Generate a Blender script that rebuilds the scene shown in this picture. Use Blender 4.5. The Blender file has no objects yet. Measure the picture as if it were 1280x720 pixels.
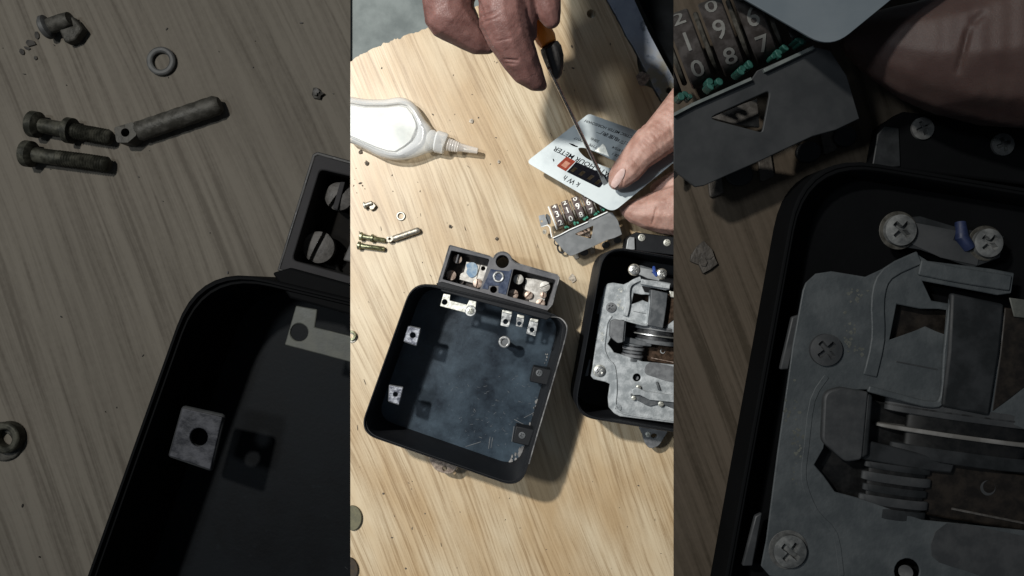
import bpy, bmesh, math, random
from mathutils import Vector, Matrix, noise as mnoise
from mathutils.geometry import delaunay_2d_cdt
random.seed(7)
scene = bpy.context.scene
COL = scene.collection

# ------------------------------------------------------------------ camera, lamps, exposure
D = 0.5                      # height of the camera above the pale board
K = 0.000565                 # metres on the pale board per photograph pixel
cam = bpy.data.cameras.new('camera'); camo = bpy.data.objects.new('camera', cam); COL.objects.link(camo)
camo.location = (0, 0, D); cam.sensor_width = 36.0; cam.lens = 36.0 * D / (1280 * K)
cam.clip_start = 0.01; cam.clip_end = 20
scene.camera = camo

world = bpy.data.worlds.new('World'); scene.world = world; world.use_nodes = True
bg = world.node_tree.nodes['Background']; bg.inputs[0].default_value = (0.72, 0.85, 1.0, 1); bg.inputs[1].default_value = 0.13

def lamp(name, loc, power, size, colour, target=(0, 0, 0)):
    l = bpy.data.lights.new(name, 'AREA'); l.shape = 'DISK'; l.size = size; l.energy = power; l.color = colour
    o = bpy.data.objects.new(name, l); COL.objects.link(o); o.location = loc
    o.rotation_euler = (Vector(target) - Vector(loc)).to_track_quat('-Z', 'Y').to_euler()
    return o
lamp('lamp', (-0.46, 0.34, 0.86), 12.2, 0.045, (1.0, 0.965, 0.90))
lamp('lamp', (-0.68, 0.16, 1.12), 6.5, 0.12, (0.88, 0.95, 1.0))
scene.view_settings.view_transform = 'Standard'; scene.view_settings.look = 'None'
scene.view_settings.exposure = 0.0; scene.view_settings.gamma = 1.0

# ------------------------------------------------------------------ helpers
class Place:
    """a board top at height z0; s = how many times larger than life-size its things are"""
    def __init__(self, s, z0, tone):
        self.s, self.z0, self.tone = s, z0, tone
        self.u = K * s * (D - z0) / D
        self.zk = 1.0; self.cut = None; self.parent = None; self.origin = Vector((0, 0, z0))
    def h(self, z): return self.z0 + z * self.u * self.zk
    def p(self, x, y, z=0.0):
        h = self.h(z); f = K * self.s * (D - h) / D
        return Vector(((x - 640) * f, (360 - y) * f, h))

def R(x, y):            # a point read off the right-hand board
    return (640 + (x - 640) / 3.1605, 360 + (y - 360) / 3.1605)
def RL(pts): return [R(*q) for q in pts]

def plane_normal(px):
    a = (px - 640) * K
    return Vector((D, 0, a)).normalized()

def finish(c, name, bm, mat, parent, smooth=False, bevel=0.0, auto=35, kind=None, cut=True, weld=True):
    if weld: bmesh.ops.remove_doubles(bm, verts=bm.verts, dist=1e-7)
    if cut and c.cut is not None:
        px, keep = c.cut
        n = plane_normal(px) * keep
        g = bm.verts[:] + bm.edges[:] + bm.faces[:]
        r = bmesh.ops.bisect_plane(bm, geom=g, dist=1e-7, plane_co=Vector((0, 0, D)), plane_no=n, clear_inner=True)
        ed = [e for e in r['geom_cut'] if isinstance(e, bmesh.types.BMEdge)]
        if ed:
            try: bmesh.ops.holes_fill(bm, edges=[e for e in bm.edges if e.is_boundary and e in set(ed)], sides=0)
            except Exception: pass
    if not bm.faces:
        bm.free(); return None
    bmesh.ops.recalc_face_normals(bm, faces=bm.faces)
    org = c.origin
    bmesh.ops.translate(bm, verts=bm.verts, vec=-org)
    me = bpy.data.meshes.new(name); bm.to_mesh(me); bm.free()
    me.materials.append(mat)
    o = bpy.data.objects.new(name, me); COL.objects.link(o)
    if parent is not None: o.parent = parent
    else: o.location = org
    if bevel > 0:
        b = o.modifiers.new('bevel', 'BEVEL'); b.width = bevel * c.u; b.segments = 2; b.limit_method = 'ANGLE'; b.angle_limit = math.radians(40)
        b.harden_normals = False
    if smooth or bevel > 0:
        me.shade_smooth()
        me.set_sharp_from_angle(angle=math.radians(auto))
    if kind: o['kind'] = kind
    return o

def thing(c, name, label, cat, at, group=None):
    c.origin = c.p(at[0], at[1], 0)
    o = bpy.data.objects.new(name, None); COL.objects.link(o); o.location = c.origin; o.empty_display_size = 0.01
    o['label'] = label; o['category'] = cat
    if group: o['group'] = group
    return o
def tag(o, label, cat, group=None):
    if o is None: return
    o['label'] = label; o['category'] = cat
    if group: o['group'] = group
    return o

def rounded(corners, rad, n=7):
    out = []; m = len(corners)
    if not hasattr(rad, '__len__'): rad = [rad] * m
    for i in range(m):
        a, b, d = Vector(corners[i - 1]), Vector(corners[i]), Vector(corners[(i + 1) % m]); r = rad[i]
        if r <= 0: out.append((b.x, b.y)); continue
        u1 = (a - b).normalized(); u2 = (d - b).normalized()
        ang = u1.angle(u2); t = min(r / math.tan(ang / 2), (a - b).length * .49, (d - b).length * .49)
        p0, p1 = b + u1 * t, b + u2 * t
        for k in range(n + 1):
            s = k / n
            q = p0 * (1 - s) ** 2 + b * 2 * s * (1 - s) + p1 * s * s
            out.append((q.x, q.y))
    return out
def circle(x, y, r, n=24, ry=None, rot=0):
    ry = r if ry is None else ry; out = []
    for k in range(n):
        a = 2 * math.pi * k / n; ca, sa = r * math.cos(a), ry * math.sin(a)
        out.append((x + ca * math.cos(rot) - sa * math.sin(rot), y + ca * math.sin(rot) + sa * math.cos(rot)))
    return out
def smoothloop(pts, per=4, closed=True):
    out = []; n = len(pts)
    rng = range(n) if closed else range(n - 1)
    for i in rng:
        g = lambda k: Vector(pts[k % n]) if closed else Vector(pts[max(0, min(n - 1, k))])
        a, b, cc, d = g(i - 1), g(i), g(i + 1), g(i + 2)
        for k in range(per):
            t = k / per
            q = 0.5 * ((2 * b) + (cc - a) * t + (2 * a - 5 * b + 4 * cc - d) * t * t + (3 * b - a - 3 * cc + d) * t ** 3)
            out.append(tuple(q))
    if not closed: out.append(tuple(pts[-1]))
    return out

def fz(v):
    return v if callable(v) else (lambda x, y: v)
def inside(q, lp):
    x, y = q; c_ = False; n = len(lp)
    for i in range(n):
        (x1, y1), (x2, y2) = lp[i], lp[(i + 1) % n]
        if (y1 > y) != (y2 > y) and x < (x2 - x1) * (y - y1) / (y2 - y1) + x1: c_ = not c_
    return c_
def triangulate(loops):
    vs, es, k = [], [], 0
    for lp in loops:
        n = len(lp); vs += [Vector(q[:2]) for q in lp]; es += [(k + i, k + (i + 1) % n) for i in range(n)]; k += n
    ov, oe, of, orig, _, _ = delaunay_2d_cdt(vs, es, [], 0, 1e-5)
    out = []
    for f in of:
        cx = sum(ov[i].x for i in f) / len(f); cy = sum(ov[i].y for i in f) / len(f)
        if not inside((cx, cy), loops[0]) or any(inside((cx, cy), h) for h in loops[1:]): continue
        if all(orig[i] for i in f): out.append([orig[i][0] for i in f])
    return out
def prism(bm, c, loop, z0, z1, holes=()):
    """plate or block with straight sides: outline read at its top; z0, z1 heights (or functions of x, y)"""
    zt, zb = fz(z1), fz(z0)
    loops = [loop] + list(holes)
    top, bot = [], []
    for lp in loops:
        t = [c.p(x, y, zt(x, y)) for x, y in lp]
        top.append(t); bot.append([Vector((v.x, v.y, c.h(zb(x, y)))) for v, (x, y) in zip(t, lp)])
    flat = [Vector((v.x, v.y, 0)) for l in top for v in l]
    tris = triangulate(loops) if (len(loops) > 1 or len(loop) > 40) else []
    vt = [bm.verts.new(v) for l in top for v in l]; vb = [bm.verts.new(v) for l in bot for v in l]
    if len(loops) == 1 and len(loop) <= 40:
        try:
            bm.faces.new(vt); bm.faces.new(vb[::-1]); tris = []
        except ValueError: pass
    for t in tris:
        try: bm.faces.new([vt[i] for i in t]); bm.faces.new([vb[i] for i in reversed(t)])
        except ValueError: pass
    k = 0
    for l in top:
        n = len(l)
        for i in range(n):
            a, b = k + i, k + (i + 1) % n
            try: bm.faces.new((vt[a], vt[b], vb[b], vb[a]))
            except ValueError: pass
        k += n
def plate(c, name, loop, z0, z1, mat, parent, holes=(), bevel=0.25, **kw):
    bm = bmesh.new(); prism(bm, c, loop, z0, z1, holes)
    return finish(c, name, bm, mat, parent, bevel=bevel, **kw)

def tube_bm(bm, c, pts, n=18, caps=True, squash=1.0):
    P = [c.p(q[0], q[1], q[2]) for q in pts]
    rr = [q[3] * K * c.s * (D - v.z) / D for q, v in zip(pts, P)]
    m = len(P); up = None; rings = []
    for i in range(m):
        t = (P[min(i + 1, m - 1)] - P[max(i - 1, 0)])
        if t.length < 1e-9: t = Vector((1, 0, 0))
        t.normalize()
        if up is None:
            up = Vector((0, 0, 1)) if abs(t.z) < .9 else Vector((0, 1, 0))
        up = (up - t * up.dot(t)).normalized(); sd = t.cross(up)
        rings.append([bm.verts.new(P[i] + (sd * math.cos(2 * math.pi * k / n) + up * math.sin(2 * math.pi * k / n) * squash) * rr[i]) for k in range(n)])
    for a, b in zip(rings, rings[1:]):
        for k in range(n): bm.faces.new((a[k], a[(k + 1) % n], b[(k + 1) % n], b[k]))
    if caps: bm.faces.new(rings[0][::-1]); bm.faces.new(rings[-1])
def tube(c, name, pts, mat, parent, n=18, **kw):
    bm = bmesh.new(); tube_bm(bm, c, pts, n)
    kw.setdefault('smooth', True)
    return finish(c, name, bm, mat, parent, weld=False, **kw)

def screw_head(c, name, x, y, z, r, mat, parent, kind='slot', ang=0.6, hgt=2.0, dome=0.6):
    """domed screw head whose drive recess is cut into its surface"""
    bm = bmesh.new(); base = c.p(x, y, z); u = K * c.s * (D - base.z) / D
    nr, na = (12, 40) if c.s < 2 else (26, 110); ring0 = None; prev = None
    rad = [r * k / nr for k in range(nr + 1)]
    def hh(px, py):
        q = math.hypot(px, py) / r; h = hgt * (1 - dome * q * q * .6)
        ca, sa = math.cos(ang), math.sin(ang); a = px * ca + py * sa; b = -px * sa + py * ca
        if kind == 'slot':
            if abs(b) < r * .15: h -= hgt * .75
        else:
            if (abs(b) < r * .16 and abs(a) < r * .62) or (abs(a) < r * .16 and abs(b) < r * .62): h -= hgt * .8
        return h
    cv = bm.verts.new(base + Vector((0, 0, hh(0, 0) * u)))
    for k in range(1, nr + 1):
        ring = []
        for j in range(na):
            a = 2 * math.pi * j / na; px, py = rad[k] * math.cos(a), rad[k] * math.sin(a)
            ring.append(bm.verts.new(base + Vector((px * u, py * u, hh(px, py) * u))))
        if k == 1:
            for j in range(na): bm.faces.new((cv, ring[j], ring[(j + 1) % na]))
        else:
            for j in range(na): bm.faces.new((prev[j], ring[j], ring[(j + 1) % na], prev[(j + 1) % na]))
        prev = ring
    low = [bm.verts.new(Vector((v.co.x, v.co.y, base.z - 1.5 * u))) for v in prev]
    for j in range(na): bm.faces.new((prev[j], low[j], low[(j + 1) % na], prev[(j + 1) % na]))
    return finish(c, name, bm, mat, parent, smooth=True, auto=30, weld=False)

def ring(c, name, x, y, z, ro, ri, hgt, mat, parent, n=32, bevel=0.5, **kw):
    return plate(c, name, circle(x, y, ro, n), z, z + hgt, mat, parent, holes=[circle(x, y, ri, n)], bevel=bevel, **kw)

_tc = {}
def text_geo(s):
    if s in _tc: return _tc[s]
    cu = bpy.data.curves.new('t', 'FONT'); cu.body = s; cu.size = 1.0; cu.align_x = 'CENTER'; cu.align_y = 'CENTER'; cu.resolution_u = 3; cu.offset = .012 if len(s) > 1 else 0.01
    o = bpy.data.objects.new('t', cu); COL.objects.link(o)
    dg = bpy.context.evaluated_depsgraph_get(); ev = o.evaluated_get(dg); me = ev.to_mesh()
    vs = [v.co.copy() for v in me.vertices]; fs = [list(p.vertices) for p in me.polygons]
    ev.to_mesh_clear(); bpy.data.objects.remove(o); bpy.data.curves.remove(cu)
    _tc[s] = (vs, fs); return _tc[s]
def text(c, name, s, x, y, dirx, diry, size, zf, mat, parent, wide=1.0, upx=None):
    vs, fs = text_geo(s); l = math.hypot(dirx, diry); dx, dy = dirx / l, diry / l
    ux, uy = (dy, -dx) if upx is None else upx
    bm = bmesh.new(); out = []
    for v in vs:
        px = x + dx * v.x * size * wide + ux * v.y * size; py = y + dy * v.x * size * wide + uy * v.y * size
        out.append(bm.verts.new(c.p(px, py, zf(px, py))))
    for f in fs:
        try: bm.faces.new([out[i] for i in f])
        except ValueError: pass
    return finish(c, name, bm, mat, parent)

# ------------------------------------------------------------------ materials
def nodes(name):
    m = bpy.data.materials.new(name); m.use_nodes = True; nt = m.node_tree
    return m, nt, nt.nodes['Principled BSDF'], nt.nodes.new, nt.links.new
def mat(name, col, col2=None, px=4.0, rough=.5, metal=0.0, spec=.5, bump=0.0, mix=.5, c=None, detail=5, lo=.42, hi=.62, bpx=None, sss=0):
    u = (c.u if c else K)
    m, nt, B, N, L = nodes(name)
    B.inputs['Roughness'].default_value = rough; B.inputs['Metallic'].default_value = metal; B.inputs['Specular IOR Level'].default_value = spec
    g = N('ShaderNodeNewGeometry')
    t = N('ShaderNodeTexNoise'); t.inputs['Scale'].default_value = 1 / (px * u); t.inputs['Detail'].default_value = detail; t.inputs['Roughness'].default_value = .6
    L(g.outputs['Position'], t.inputs['Vector'])
    r = N('ShaderNodeValToRGB'); L(t.outputs['Fac'], r.inputs['Fac'])
    r.color_ramp.elements[0].position = lo; r.color_ramp.elements[1].position = hi
    r.color_ramp.elements[0].color = (*col, 1); r.color_ramp.elements[1].color = (*(col2 or col), 1)
    L(r.outputs['Color'], B.inputs['Base Color'])
    mr = N('ShaderNodeMapRange'); L(t.outputs['Fac'], mr.inputs[0]); mr.inputs[1].default_value = .3; mr.inputs[2].default_value = .7
    mr.inputs[3].default_value = max(.05, rough - .12); mr.inputs[4].default_value = min(1, rough + .15); L(mr.outputs[0], B.inputs['Roughness'])
    if bump:
        t2 = N('ShaderNodeTexNoise'); t2.inputs['Scale'].default_value = 1 / ((bpx or px * .5) * u); t2.inputs['Detail'].default_value = 6
        L(g.outputs['Position'], t2.inputs['Vector'])
        b = N('ShaderNodeBump'); b.inputs['Strength'].default_value = bump; b.inputs['Distance'].default_value = u * .6
        L(t2.outputs['Fac'], b.inputs['Height']); L(b.outputs['Normal'], B.inputs['Normal'])
    if sss:
        B.inputs['Subsurface Weight'].default_value = sss; B.inputs['Subsurface Radius'].default_value = (1, .35, .2); B.inputs['Subsurface Scale'].default_value = .003
    return m

def wood(name, u, dark, light, warm, rough, spec, seed=0.0, ang=22, contrast=1.0, grey=None):
    """softwood board: wandering fine growth lines with cathedral figure, raised grain, stains"""
    m, nt, B, N, L = nodes(name)
    g = N('ShaderNodeNewGeometry'); mp = N('ShaderNodeMapping'); mp.vector_type = 'POINT'
    L(g.outputs['Position'], mp.inputs['Vector'])
    mp.inputs['Rotation'].default_value = (0, 0, math.radians(-ang)); mp.inputs['Scale'].default_value = (1 / u,) * 3   # now in photo pixels
    mp.inputs['Location'].default_value = (seed, seed * .7, 0)
    def noise(scale, stretch, detail=3, rough_=.5, vec=None):
        q = N('ShaderNodeMapping'); q.inputs['Scale'].default_value = (scale, scale * stretch, 0.0); L((vec or mp.outputs['Vector']), q.inputs['Vector'])
        t = N('ShaderNodeTexNoise'); t.inputs['Scale'].default_value = 1; t.inputs['Detail'].default_value = detail; t.inputs['Roughness'].default_value = rough_
        L(q.outputs['Vector'], t.inputs['Vector']); return t.outputs['Fac']
    def math_(op, a, b=None, cc=None):
        q = N('ShaderNodeMath'); q.operation = op
        for i, v in enumerate((a, b, cc)):
            if v is None: continue
            if isinstance(v, (int, float)): q.inputs[i].default_value = v
            else: L(v, q.inputs[i])
        return q.outputs[0]
    sep = N('ShaderNodeSeparateXYZ'); L(mp.outputs['Vector'], sep.inputs[0])
    # growth rings: across coordinate plus a slow wander along the board
    wander = math_('MULTIPLY', noise(1 / 260, .34, 1, .3), 130)
    w2 = math_('MULTIPLY', noise(1 / 30, .22, 2, .5), 5)
    uu = math_('ADD', math_('ADD', sep.outputs['X'], wander), w2)
    cb = N('ShaderNodeCombineXYZ'); L(uu, cb.inputs[0]); L(math_('MULTIPLY', sep.outputs['Y'], .018), cb.inputs[1])
    n1 = N('ShaderNodeTexNoise'); n1.inputs['Scale'].default_value = 1 / 4.7; n1.inputs['Detail'].default_value = 3.0; n1.inputs['Roughness'].default_value = .72
    L(cb.outputs[0], n1.inputs['Vector'])
    n2 = noise(1 / 1.6, .06, 2, .6)
    n3 = noise(1 / 70, .45, 3, .5)
    n4 = noise(1 / 2.2, .9, 3, .7)
    # some zones of the board are almost plain
    zone = N('ShaderNodeMapRange'); L(noise(1 / 55, .3, 2, .5), zone.inputs[0]); zone.inputs[1].default_value = .40; zone.inputs[2].default_value = .60; zone.inputs[3].default_value = .6; zone.inputs[4].default_value = 1.3
    nn1 = math_('ADD', math_('MULTIPLY', math_('SUBTRACT', n1.outputs['Fac'], .52), zone.outputs[0]), .52)
    f = math_('ADD', math_('MULTIPLY', nn1, .72 * contrast), math_('ADD', math_('MULTIPLY', n2, .16), math_('MULTIPLY', n4, .12)))
    ramp = N('ShaderNodeValToRGB'); L(f, ramp.inputs['Fac'])
    e = ramp.color_ramp.elements; e[0].position = .40 * (.28 + .72 * contrast) ; e[0].color = (*dark, 1); e[1].position = .56 * (.28 + .72 * contrast); e[1].color = (*light, 1)
    mid = e.new(.47 * (.28 + .72 * contrast)); mid.color = (*[(a * .45 + b * .55) for a, b in zip(dark, light)], 1)
    mx = N('ShaderNodeMix'); mx.data_type = 'RGBA'; mx.blend_type = 'MULTIPLY'
    wr = N('ShaderNodeValToRGB'); L(n3, wr.inputs['Fac']); wr.color_ramp.elements[0].position = .38; wr.color_ramp.elements[1].position = .62
    wr.color_ramp.elements[0].color = (*warm, 1); wr.color_ramp.elements[1].color = (1, 1, 1, 1)
    mx.inputs['Factor'].default_value = 1; L(ramp.outputs['Color'], mx.inputs['A']); L(wr.outputs['Color'], mx.inputs['B'])
    # grime spots
    sp = N('ShaderNodeTexNoise'); sp.inputs['Scale'].default_value = 1 / 16; sp.inputs['Detail'].default_value = 6; sp.inputs['Roughness'].default_value = .7
    L(mp.outputs['Vector'], sp.inputs['Vector'])
    sr = N('ShaderNodeValToRGB'); L(sp.outputs['Fac'], sr.inputs['Fac']); sr.color_ramp.elements[0].position = .66; sr.color_ramp.elements[1].position = .74
    sr.color_ramp.elements[0].color = (1, 1, 1, 1); sr.color_ramp.elements[1].color = (.72, .68, .62, 1)
    m2 = N('ShaderNodeMix'); m2.data_type = 'RGBA'; m2.blend_type = 'MULTIPLY'; m2.inputs['Factor'].default_value = .8
    L(mx.outputs['Result'], m2.inputs['A']); L(sr.outputs['Color'], m2.inputs['B'])
    L(m2.outputs['Result'], B.inputs['Base Color'])
    B.inputs['Roughness'].default_value = rough; B.inputs['Specular IOR Level'].default_value = spec
    if spec > .3: B.inputs['Coat Weight'].default_value = .4; B.inputs['Coat Roughness'].default_value = .36
    b = N('ShaderNodeBump'); b.inputs['Strength'].default_value = .35; b.inputs['Distance'].default_value = u * .7
    L(f, b.inputs['Height']); L(b.outputs['Normal'], B.inputs['Normal'])
    return m

def black_plastic(name, c, base, dust, amount, rough=.42, spec=.5):
    """moulded black case: greyish dust film, scratches and whitish scuffs"""
    m, nt, B, N, L = nodes(name); u = c.u
    g = N('ShaderNodeNewGeometry')
    def nz(px, det, ro, dist=0):
        t = N('ShaderNodeTexNoise'); t.inputs['Scale'].default_value = 1 / (px * u); t.inputs['Detail'].default_value = det; t.inputs['Roughness'].default_value = ro
        t.inputs['Distortion'].default_value = dist; L(g.outputs['Position'], t.inputs['Vector']); return t.outputs['Fac']
    a = nz(60, 8, .68, .1); r = N('ShaderNodeValToRGB'); L(a, r.inputs[0]); e = r.color_ramp.elements
    e[0].position = .33; e[0].color = (*base, 1); e[1].position = .72; e[1].color = (*[x + (y - x) * amount for x, y in zip(base, dust)], 1)
    fine = nz(4, 7, .75, .4); r2 = N('ShaderNodeValToRGB'); L(fine, r2.inputs[0]); r2.color_ramp.elements[0].position = .6; r2.color_ramp.elements[1].position = .8
    r2.color_ramp.elements[0].color = (0, 0, 0, 1); r2.color_ramp.elements[1].color = (1, 1, 1, 1)
    mx = N('ShaderNodeMix'); mx.data_type = 'RGBA'; L(r2.outputs[0], mx.inputs['Factor']); L(r.outputs[0], mx.inputs['A']); mx.inputs['B'].default_value = (*[d * min(1, amount * 1.5) for d in dust], 1)
    L(mx.outputs['Result'], B.inputs['Base Color'])
    mr = N('ShaderNodeMapRange'); L(a, mr.inputs[0]); mr.inputs[3].default_value = rough - .12; mr.inputs[4].default_value = rough + .25; L(mr.outputs[0], B.inputs['Roughness'])
    B.inputs['Specular IOR Level'].default_value = spec
    b = N('ShaderNodeBump'); b.inputs['Strength'].default_value = .25; b.inputs['Distance'].default_value = u * .4
    L(nz(2.0, 5, .7), b.inputs['Height']); L(b.outputs['Normal'], B.inputs['Normal'])
    return m

def milky(name, col, trans, rough):
    """translucent milky plastic that lets part of the light through"""
    m, nt, B, N, L = nodes(name)
    B.inputs['Base Color'].default_value = (*col, 1); B.inputs['Roughness'].default_value = rough
    B.inputs['Coat Weight'].default_value = .4; B.inputs['Coat Roughness'].default_value = .12
    tr = N('ShaderNodeBsdfTransparent'); tr.inputs[0].default_value = (.92, .9, .85, 1)
    fr = N('ShaderNodeLayerWeight'); fr.inputs['Blend'].default_value = .45
    mr = N('ShaderNodeMapRange'); L(fr.outputs['Facing'], mr.inputs[0]); mr.inputs[3].default_value = trans; mr.inputs[4].default_value = trans * .25
    ms = N('ShaderNodeMixShader'); L(mr.outputs[0], ms.inputs[0]); L(B.outputs[0], ms.inputs[1]); L(tr.outputs[0], ms.inputs[2])
    L(ms.outputs[0], nt.nodes['Material Output'].inputs['Surface'])
    return m

CEN = Place(1.0, 0.0, 'pale')
LEF = Place(3.1605, -0.15, 'dark')
RIG = Place(3.1605, 0.085, 'dark')

W_PALE = wood('pale_pine', K, (.36, .27, .165), (.56, .46, .315), (.80, .70, .58), .42, .5, seed=40)
W_LEFT = wood('dimmed_pine_left', LEF.u, (.051, .045, .037), (.080, .072, .060), (.86, .86, .86), .8, .08, seed=140, contrast=.9)  # shaded copy of the pale pine, dimness painted into its colour
W_RIGHT = wood('dimmed_pine_right', RIG.u, (.024, .019, .0135), (.046, .037, .028), (.8, .78, .75), .8, .08, seed=300, contrast=.9)  # second shaded copy of the pine, its dim light also in the colour

def palette(c, pale):
    P = {}
    def a(k, *args, **kw): P[k] = mat(('' if pale else 'dark_') + k, *args, c=c, **kw)
    if pale:
        P['case'] = black_plastic('black_case_plastic', c, (.003, .006, .011), (.062, .10, .135), .55, .30)
        P['case_side'] = black_plastic('black_case_rim_plastic', c, (.004, .0045, .006), (.05, .055, .06), .12, .5, .25)
        P['block'] = black_plastic('dusty_terminal_plastic', c, (.035, .037, .044), (.22, .21, .21), .75, .55)
        P['void'] = mat('dark_brown_recess', (.015, .012, .011), (.06, .05, .045), px=8, rough=.8, c=c)
        a('steel', (.50, .50, .49), (.72, .72, .70), px=5, rough=.34, metal=.9, bump=.2)
        a('navy', (.015, .025, .055), (.035, .05, .09), px=6, rough=.4, bump=.2)
        a('lug', (.10, .105, .13), (.32, .33, .36), px=5, rough=.4, metal=.5, bump=.5)
        a('worn_edge', (.05, .05, .052), (.22, .215, .21), px=14, rough=.7, bump=.4)
        a('zinc', (.42, .42, .38), (.62, .62, .56), px=4, rough=.45, metal=.7, bump=.2)
        a('nickel', (.62, .61, .54), (.80, .79, .72), px=5, rough=.4, metal=.7, bump=.15)
        a('olive_steel', (.20, .20, .12), (.42, .42, .28), px=4, rough=.36, metal=.85, bump=.3)
        a('rod_steel', (.26, .24, .20), (.45, .42, .36), px=4, rough=.45, metal=.75, bump=.5)
        a('copper', (.33, .24, .19), (.55, .45, .38), px=3, rough=.5, metal=.55, bump=.3)
        a('terminal_plate', (.36, .34, .31), (.60, .58, .54), px=7, rough=.55, metal=.35, bump=.3)
        a('blue_stain', (.12, .20, .30), (.30, .36, .40), px=7, rough=.6)
        a('casting', (.26, .28, .29), (.42, .44, .45), px=10, rough=.5, metal=.25, bump=.35, bpx=2)
        a('sheet', (.27, .28, .285), (.34, .35, .355), px=16, rough=.42, metal=.3, bump=.1)
        a('dark_bracket', (.045, .05, .055), (.09, .095, .10), px=10, rough=.6, bump=.2)
        a('magnet', (.09, .093, .098), (.14, .145, .15), px=8, rough=.6, bump=.25)
        a('coil', (.045, .043, .042), (.10, .098, .095), px=3, rough=.5, metal=.3)
        a('disc', (.75, .74, .70), (.9, .9, .88), px=12, rough=.3, metal=.9)
        a('white_edge', (.75, .77, .75), (.9, .9, .88), px=5, rough=.5)
        a('green', (.02, .16, .10), (.05, .24, .17), px=2, rough=.5)
        a('wheel', (.13, .10, .095), (.24, .20, .19), px=4, rough=.22, spec=.8, metal=.35)
        a('digit', (.85, .85, .80), (.95, .95, .9), px=3, rough=.5)
        a('black', (.006, .007, .009), (.02, .02, .022), px=5, rough=.5)
        a('shaft_brown', (.035, .022, .014), (.075, .045, .028), px=5, rough=.4, metal=.4)
        a('blue', (.03, .06, .22), (.04, .08, .3), px=3, rough=.4)
        a('card', (.34, .385, .40), (.40, .445, .455), px=30, rough=.38, metal=.1, spec=.6)
        a('ear', (.13, .095, .075), (.30, .24, .19), px=4, rough=.6, bump=.5)
        a('paper', (.30, .26, .21), (.52, .46, .38), px=3, rough=.8, bump=.6)
        a('grit', (.05, .04, .03), (.16, .13, .10), px=2, rough=.9)
    else:  # shaded copies of the same materials, dimming put into every colour
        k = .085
        P['case'] = black_plastic('dimmed_black_case', c, (.0010, .0013, .0018), (.007, .0095, .012), .5, .6, .1)
        P['case_side'] = black_plastic('dimmed_black_rim', c, (.0008, .0009, .0011), (.010, .011, .012), .1, .7, .05)
        P['block'] = black_plastic('dimmed_terminal_block', c, (.010, .010, .011), (.026, .025, .026), .75, .7, .1)
        P['void'] = mat('dimmed_recess', (.002, .0018, .0017), (.005, .0045, .004), px=8, rough=.9, c=c, spec=.1)
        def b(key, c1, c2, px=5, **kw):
            P[key] = mat('shaded_copy_' + key, c1, c2, px=px, c=c, spec=.2, rough=.55, **kw)
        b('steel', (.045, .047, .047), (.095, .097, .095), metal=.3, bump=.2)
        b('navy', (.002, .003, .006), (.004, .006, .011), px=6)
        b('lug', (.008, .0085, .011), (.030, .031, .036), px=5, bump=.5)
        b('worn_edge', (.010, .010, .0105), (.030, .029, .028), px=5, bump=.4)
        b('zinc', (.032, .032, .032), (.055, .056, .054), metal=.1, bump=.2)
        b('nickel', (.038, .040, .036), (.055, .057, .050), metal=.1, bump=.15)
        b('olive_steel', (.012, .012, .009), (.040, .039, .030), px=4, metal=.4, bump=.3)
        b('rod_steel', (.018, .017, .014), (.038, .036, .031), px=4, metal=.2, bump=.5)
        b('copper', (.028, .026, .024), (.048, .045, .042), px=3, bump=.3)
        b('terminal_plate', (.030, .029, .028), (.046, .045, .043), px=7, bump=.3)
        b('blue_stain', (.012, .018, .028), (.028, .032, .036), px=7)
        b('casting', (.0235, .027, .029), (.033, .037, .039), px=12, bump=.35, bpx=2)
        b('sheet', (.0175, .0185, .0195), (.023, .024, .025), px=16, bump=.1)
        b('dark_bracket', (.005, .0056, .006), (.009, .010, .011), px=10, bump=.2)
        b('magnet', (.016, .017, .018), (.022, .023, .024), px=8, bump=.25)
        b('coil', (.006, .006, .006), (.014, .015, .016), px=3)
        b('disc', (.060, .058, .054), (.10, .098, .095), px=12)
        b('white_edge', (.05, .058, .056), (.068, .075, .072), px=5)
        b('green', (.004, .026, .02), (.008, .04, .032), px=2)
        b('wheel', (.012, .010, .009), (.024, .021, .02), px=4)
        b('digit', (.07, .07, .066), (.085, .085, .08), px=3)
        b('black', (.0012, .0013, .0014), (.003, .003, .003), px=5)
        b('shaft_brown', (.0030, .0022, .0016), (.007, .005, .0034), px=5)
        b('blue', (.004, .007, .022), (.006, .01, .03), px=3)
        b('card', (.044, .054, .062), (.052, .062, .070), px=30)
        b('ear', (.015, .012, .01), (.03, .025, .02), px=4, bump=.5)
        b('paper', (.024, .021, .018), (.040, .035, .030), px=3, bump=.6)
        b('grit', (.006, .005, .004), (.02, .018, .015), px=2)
    c.m = P
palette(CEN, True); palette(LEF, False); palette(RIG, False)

# ------------------------------------------------------------------ the setting
def struct(name, c, loop, z0, z1, m, holes=(), bevel=0):
    c.origin = Vector((0, 0, c.z0)); old = c.cut; c.cut = None
    o = plate(c, name, loop, z0, z1, m, None, holes=holes, bevel=bevel); c.cut = old
    o['kind'] = 'structure'; return o

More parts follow.
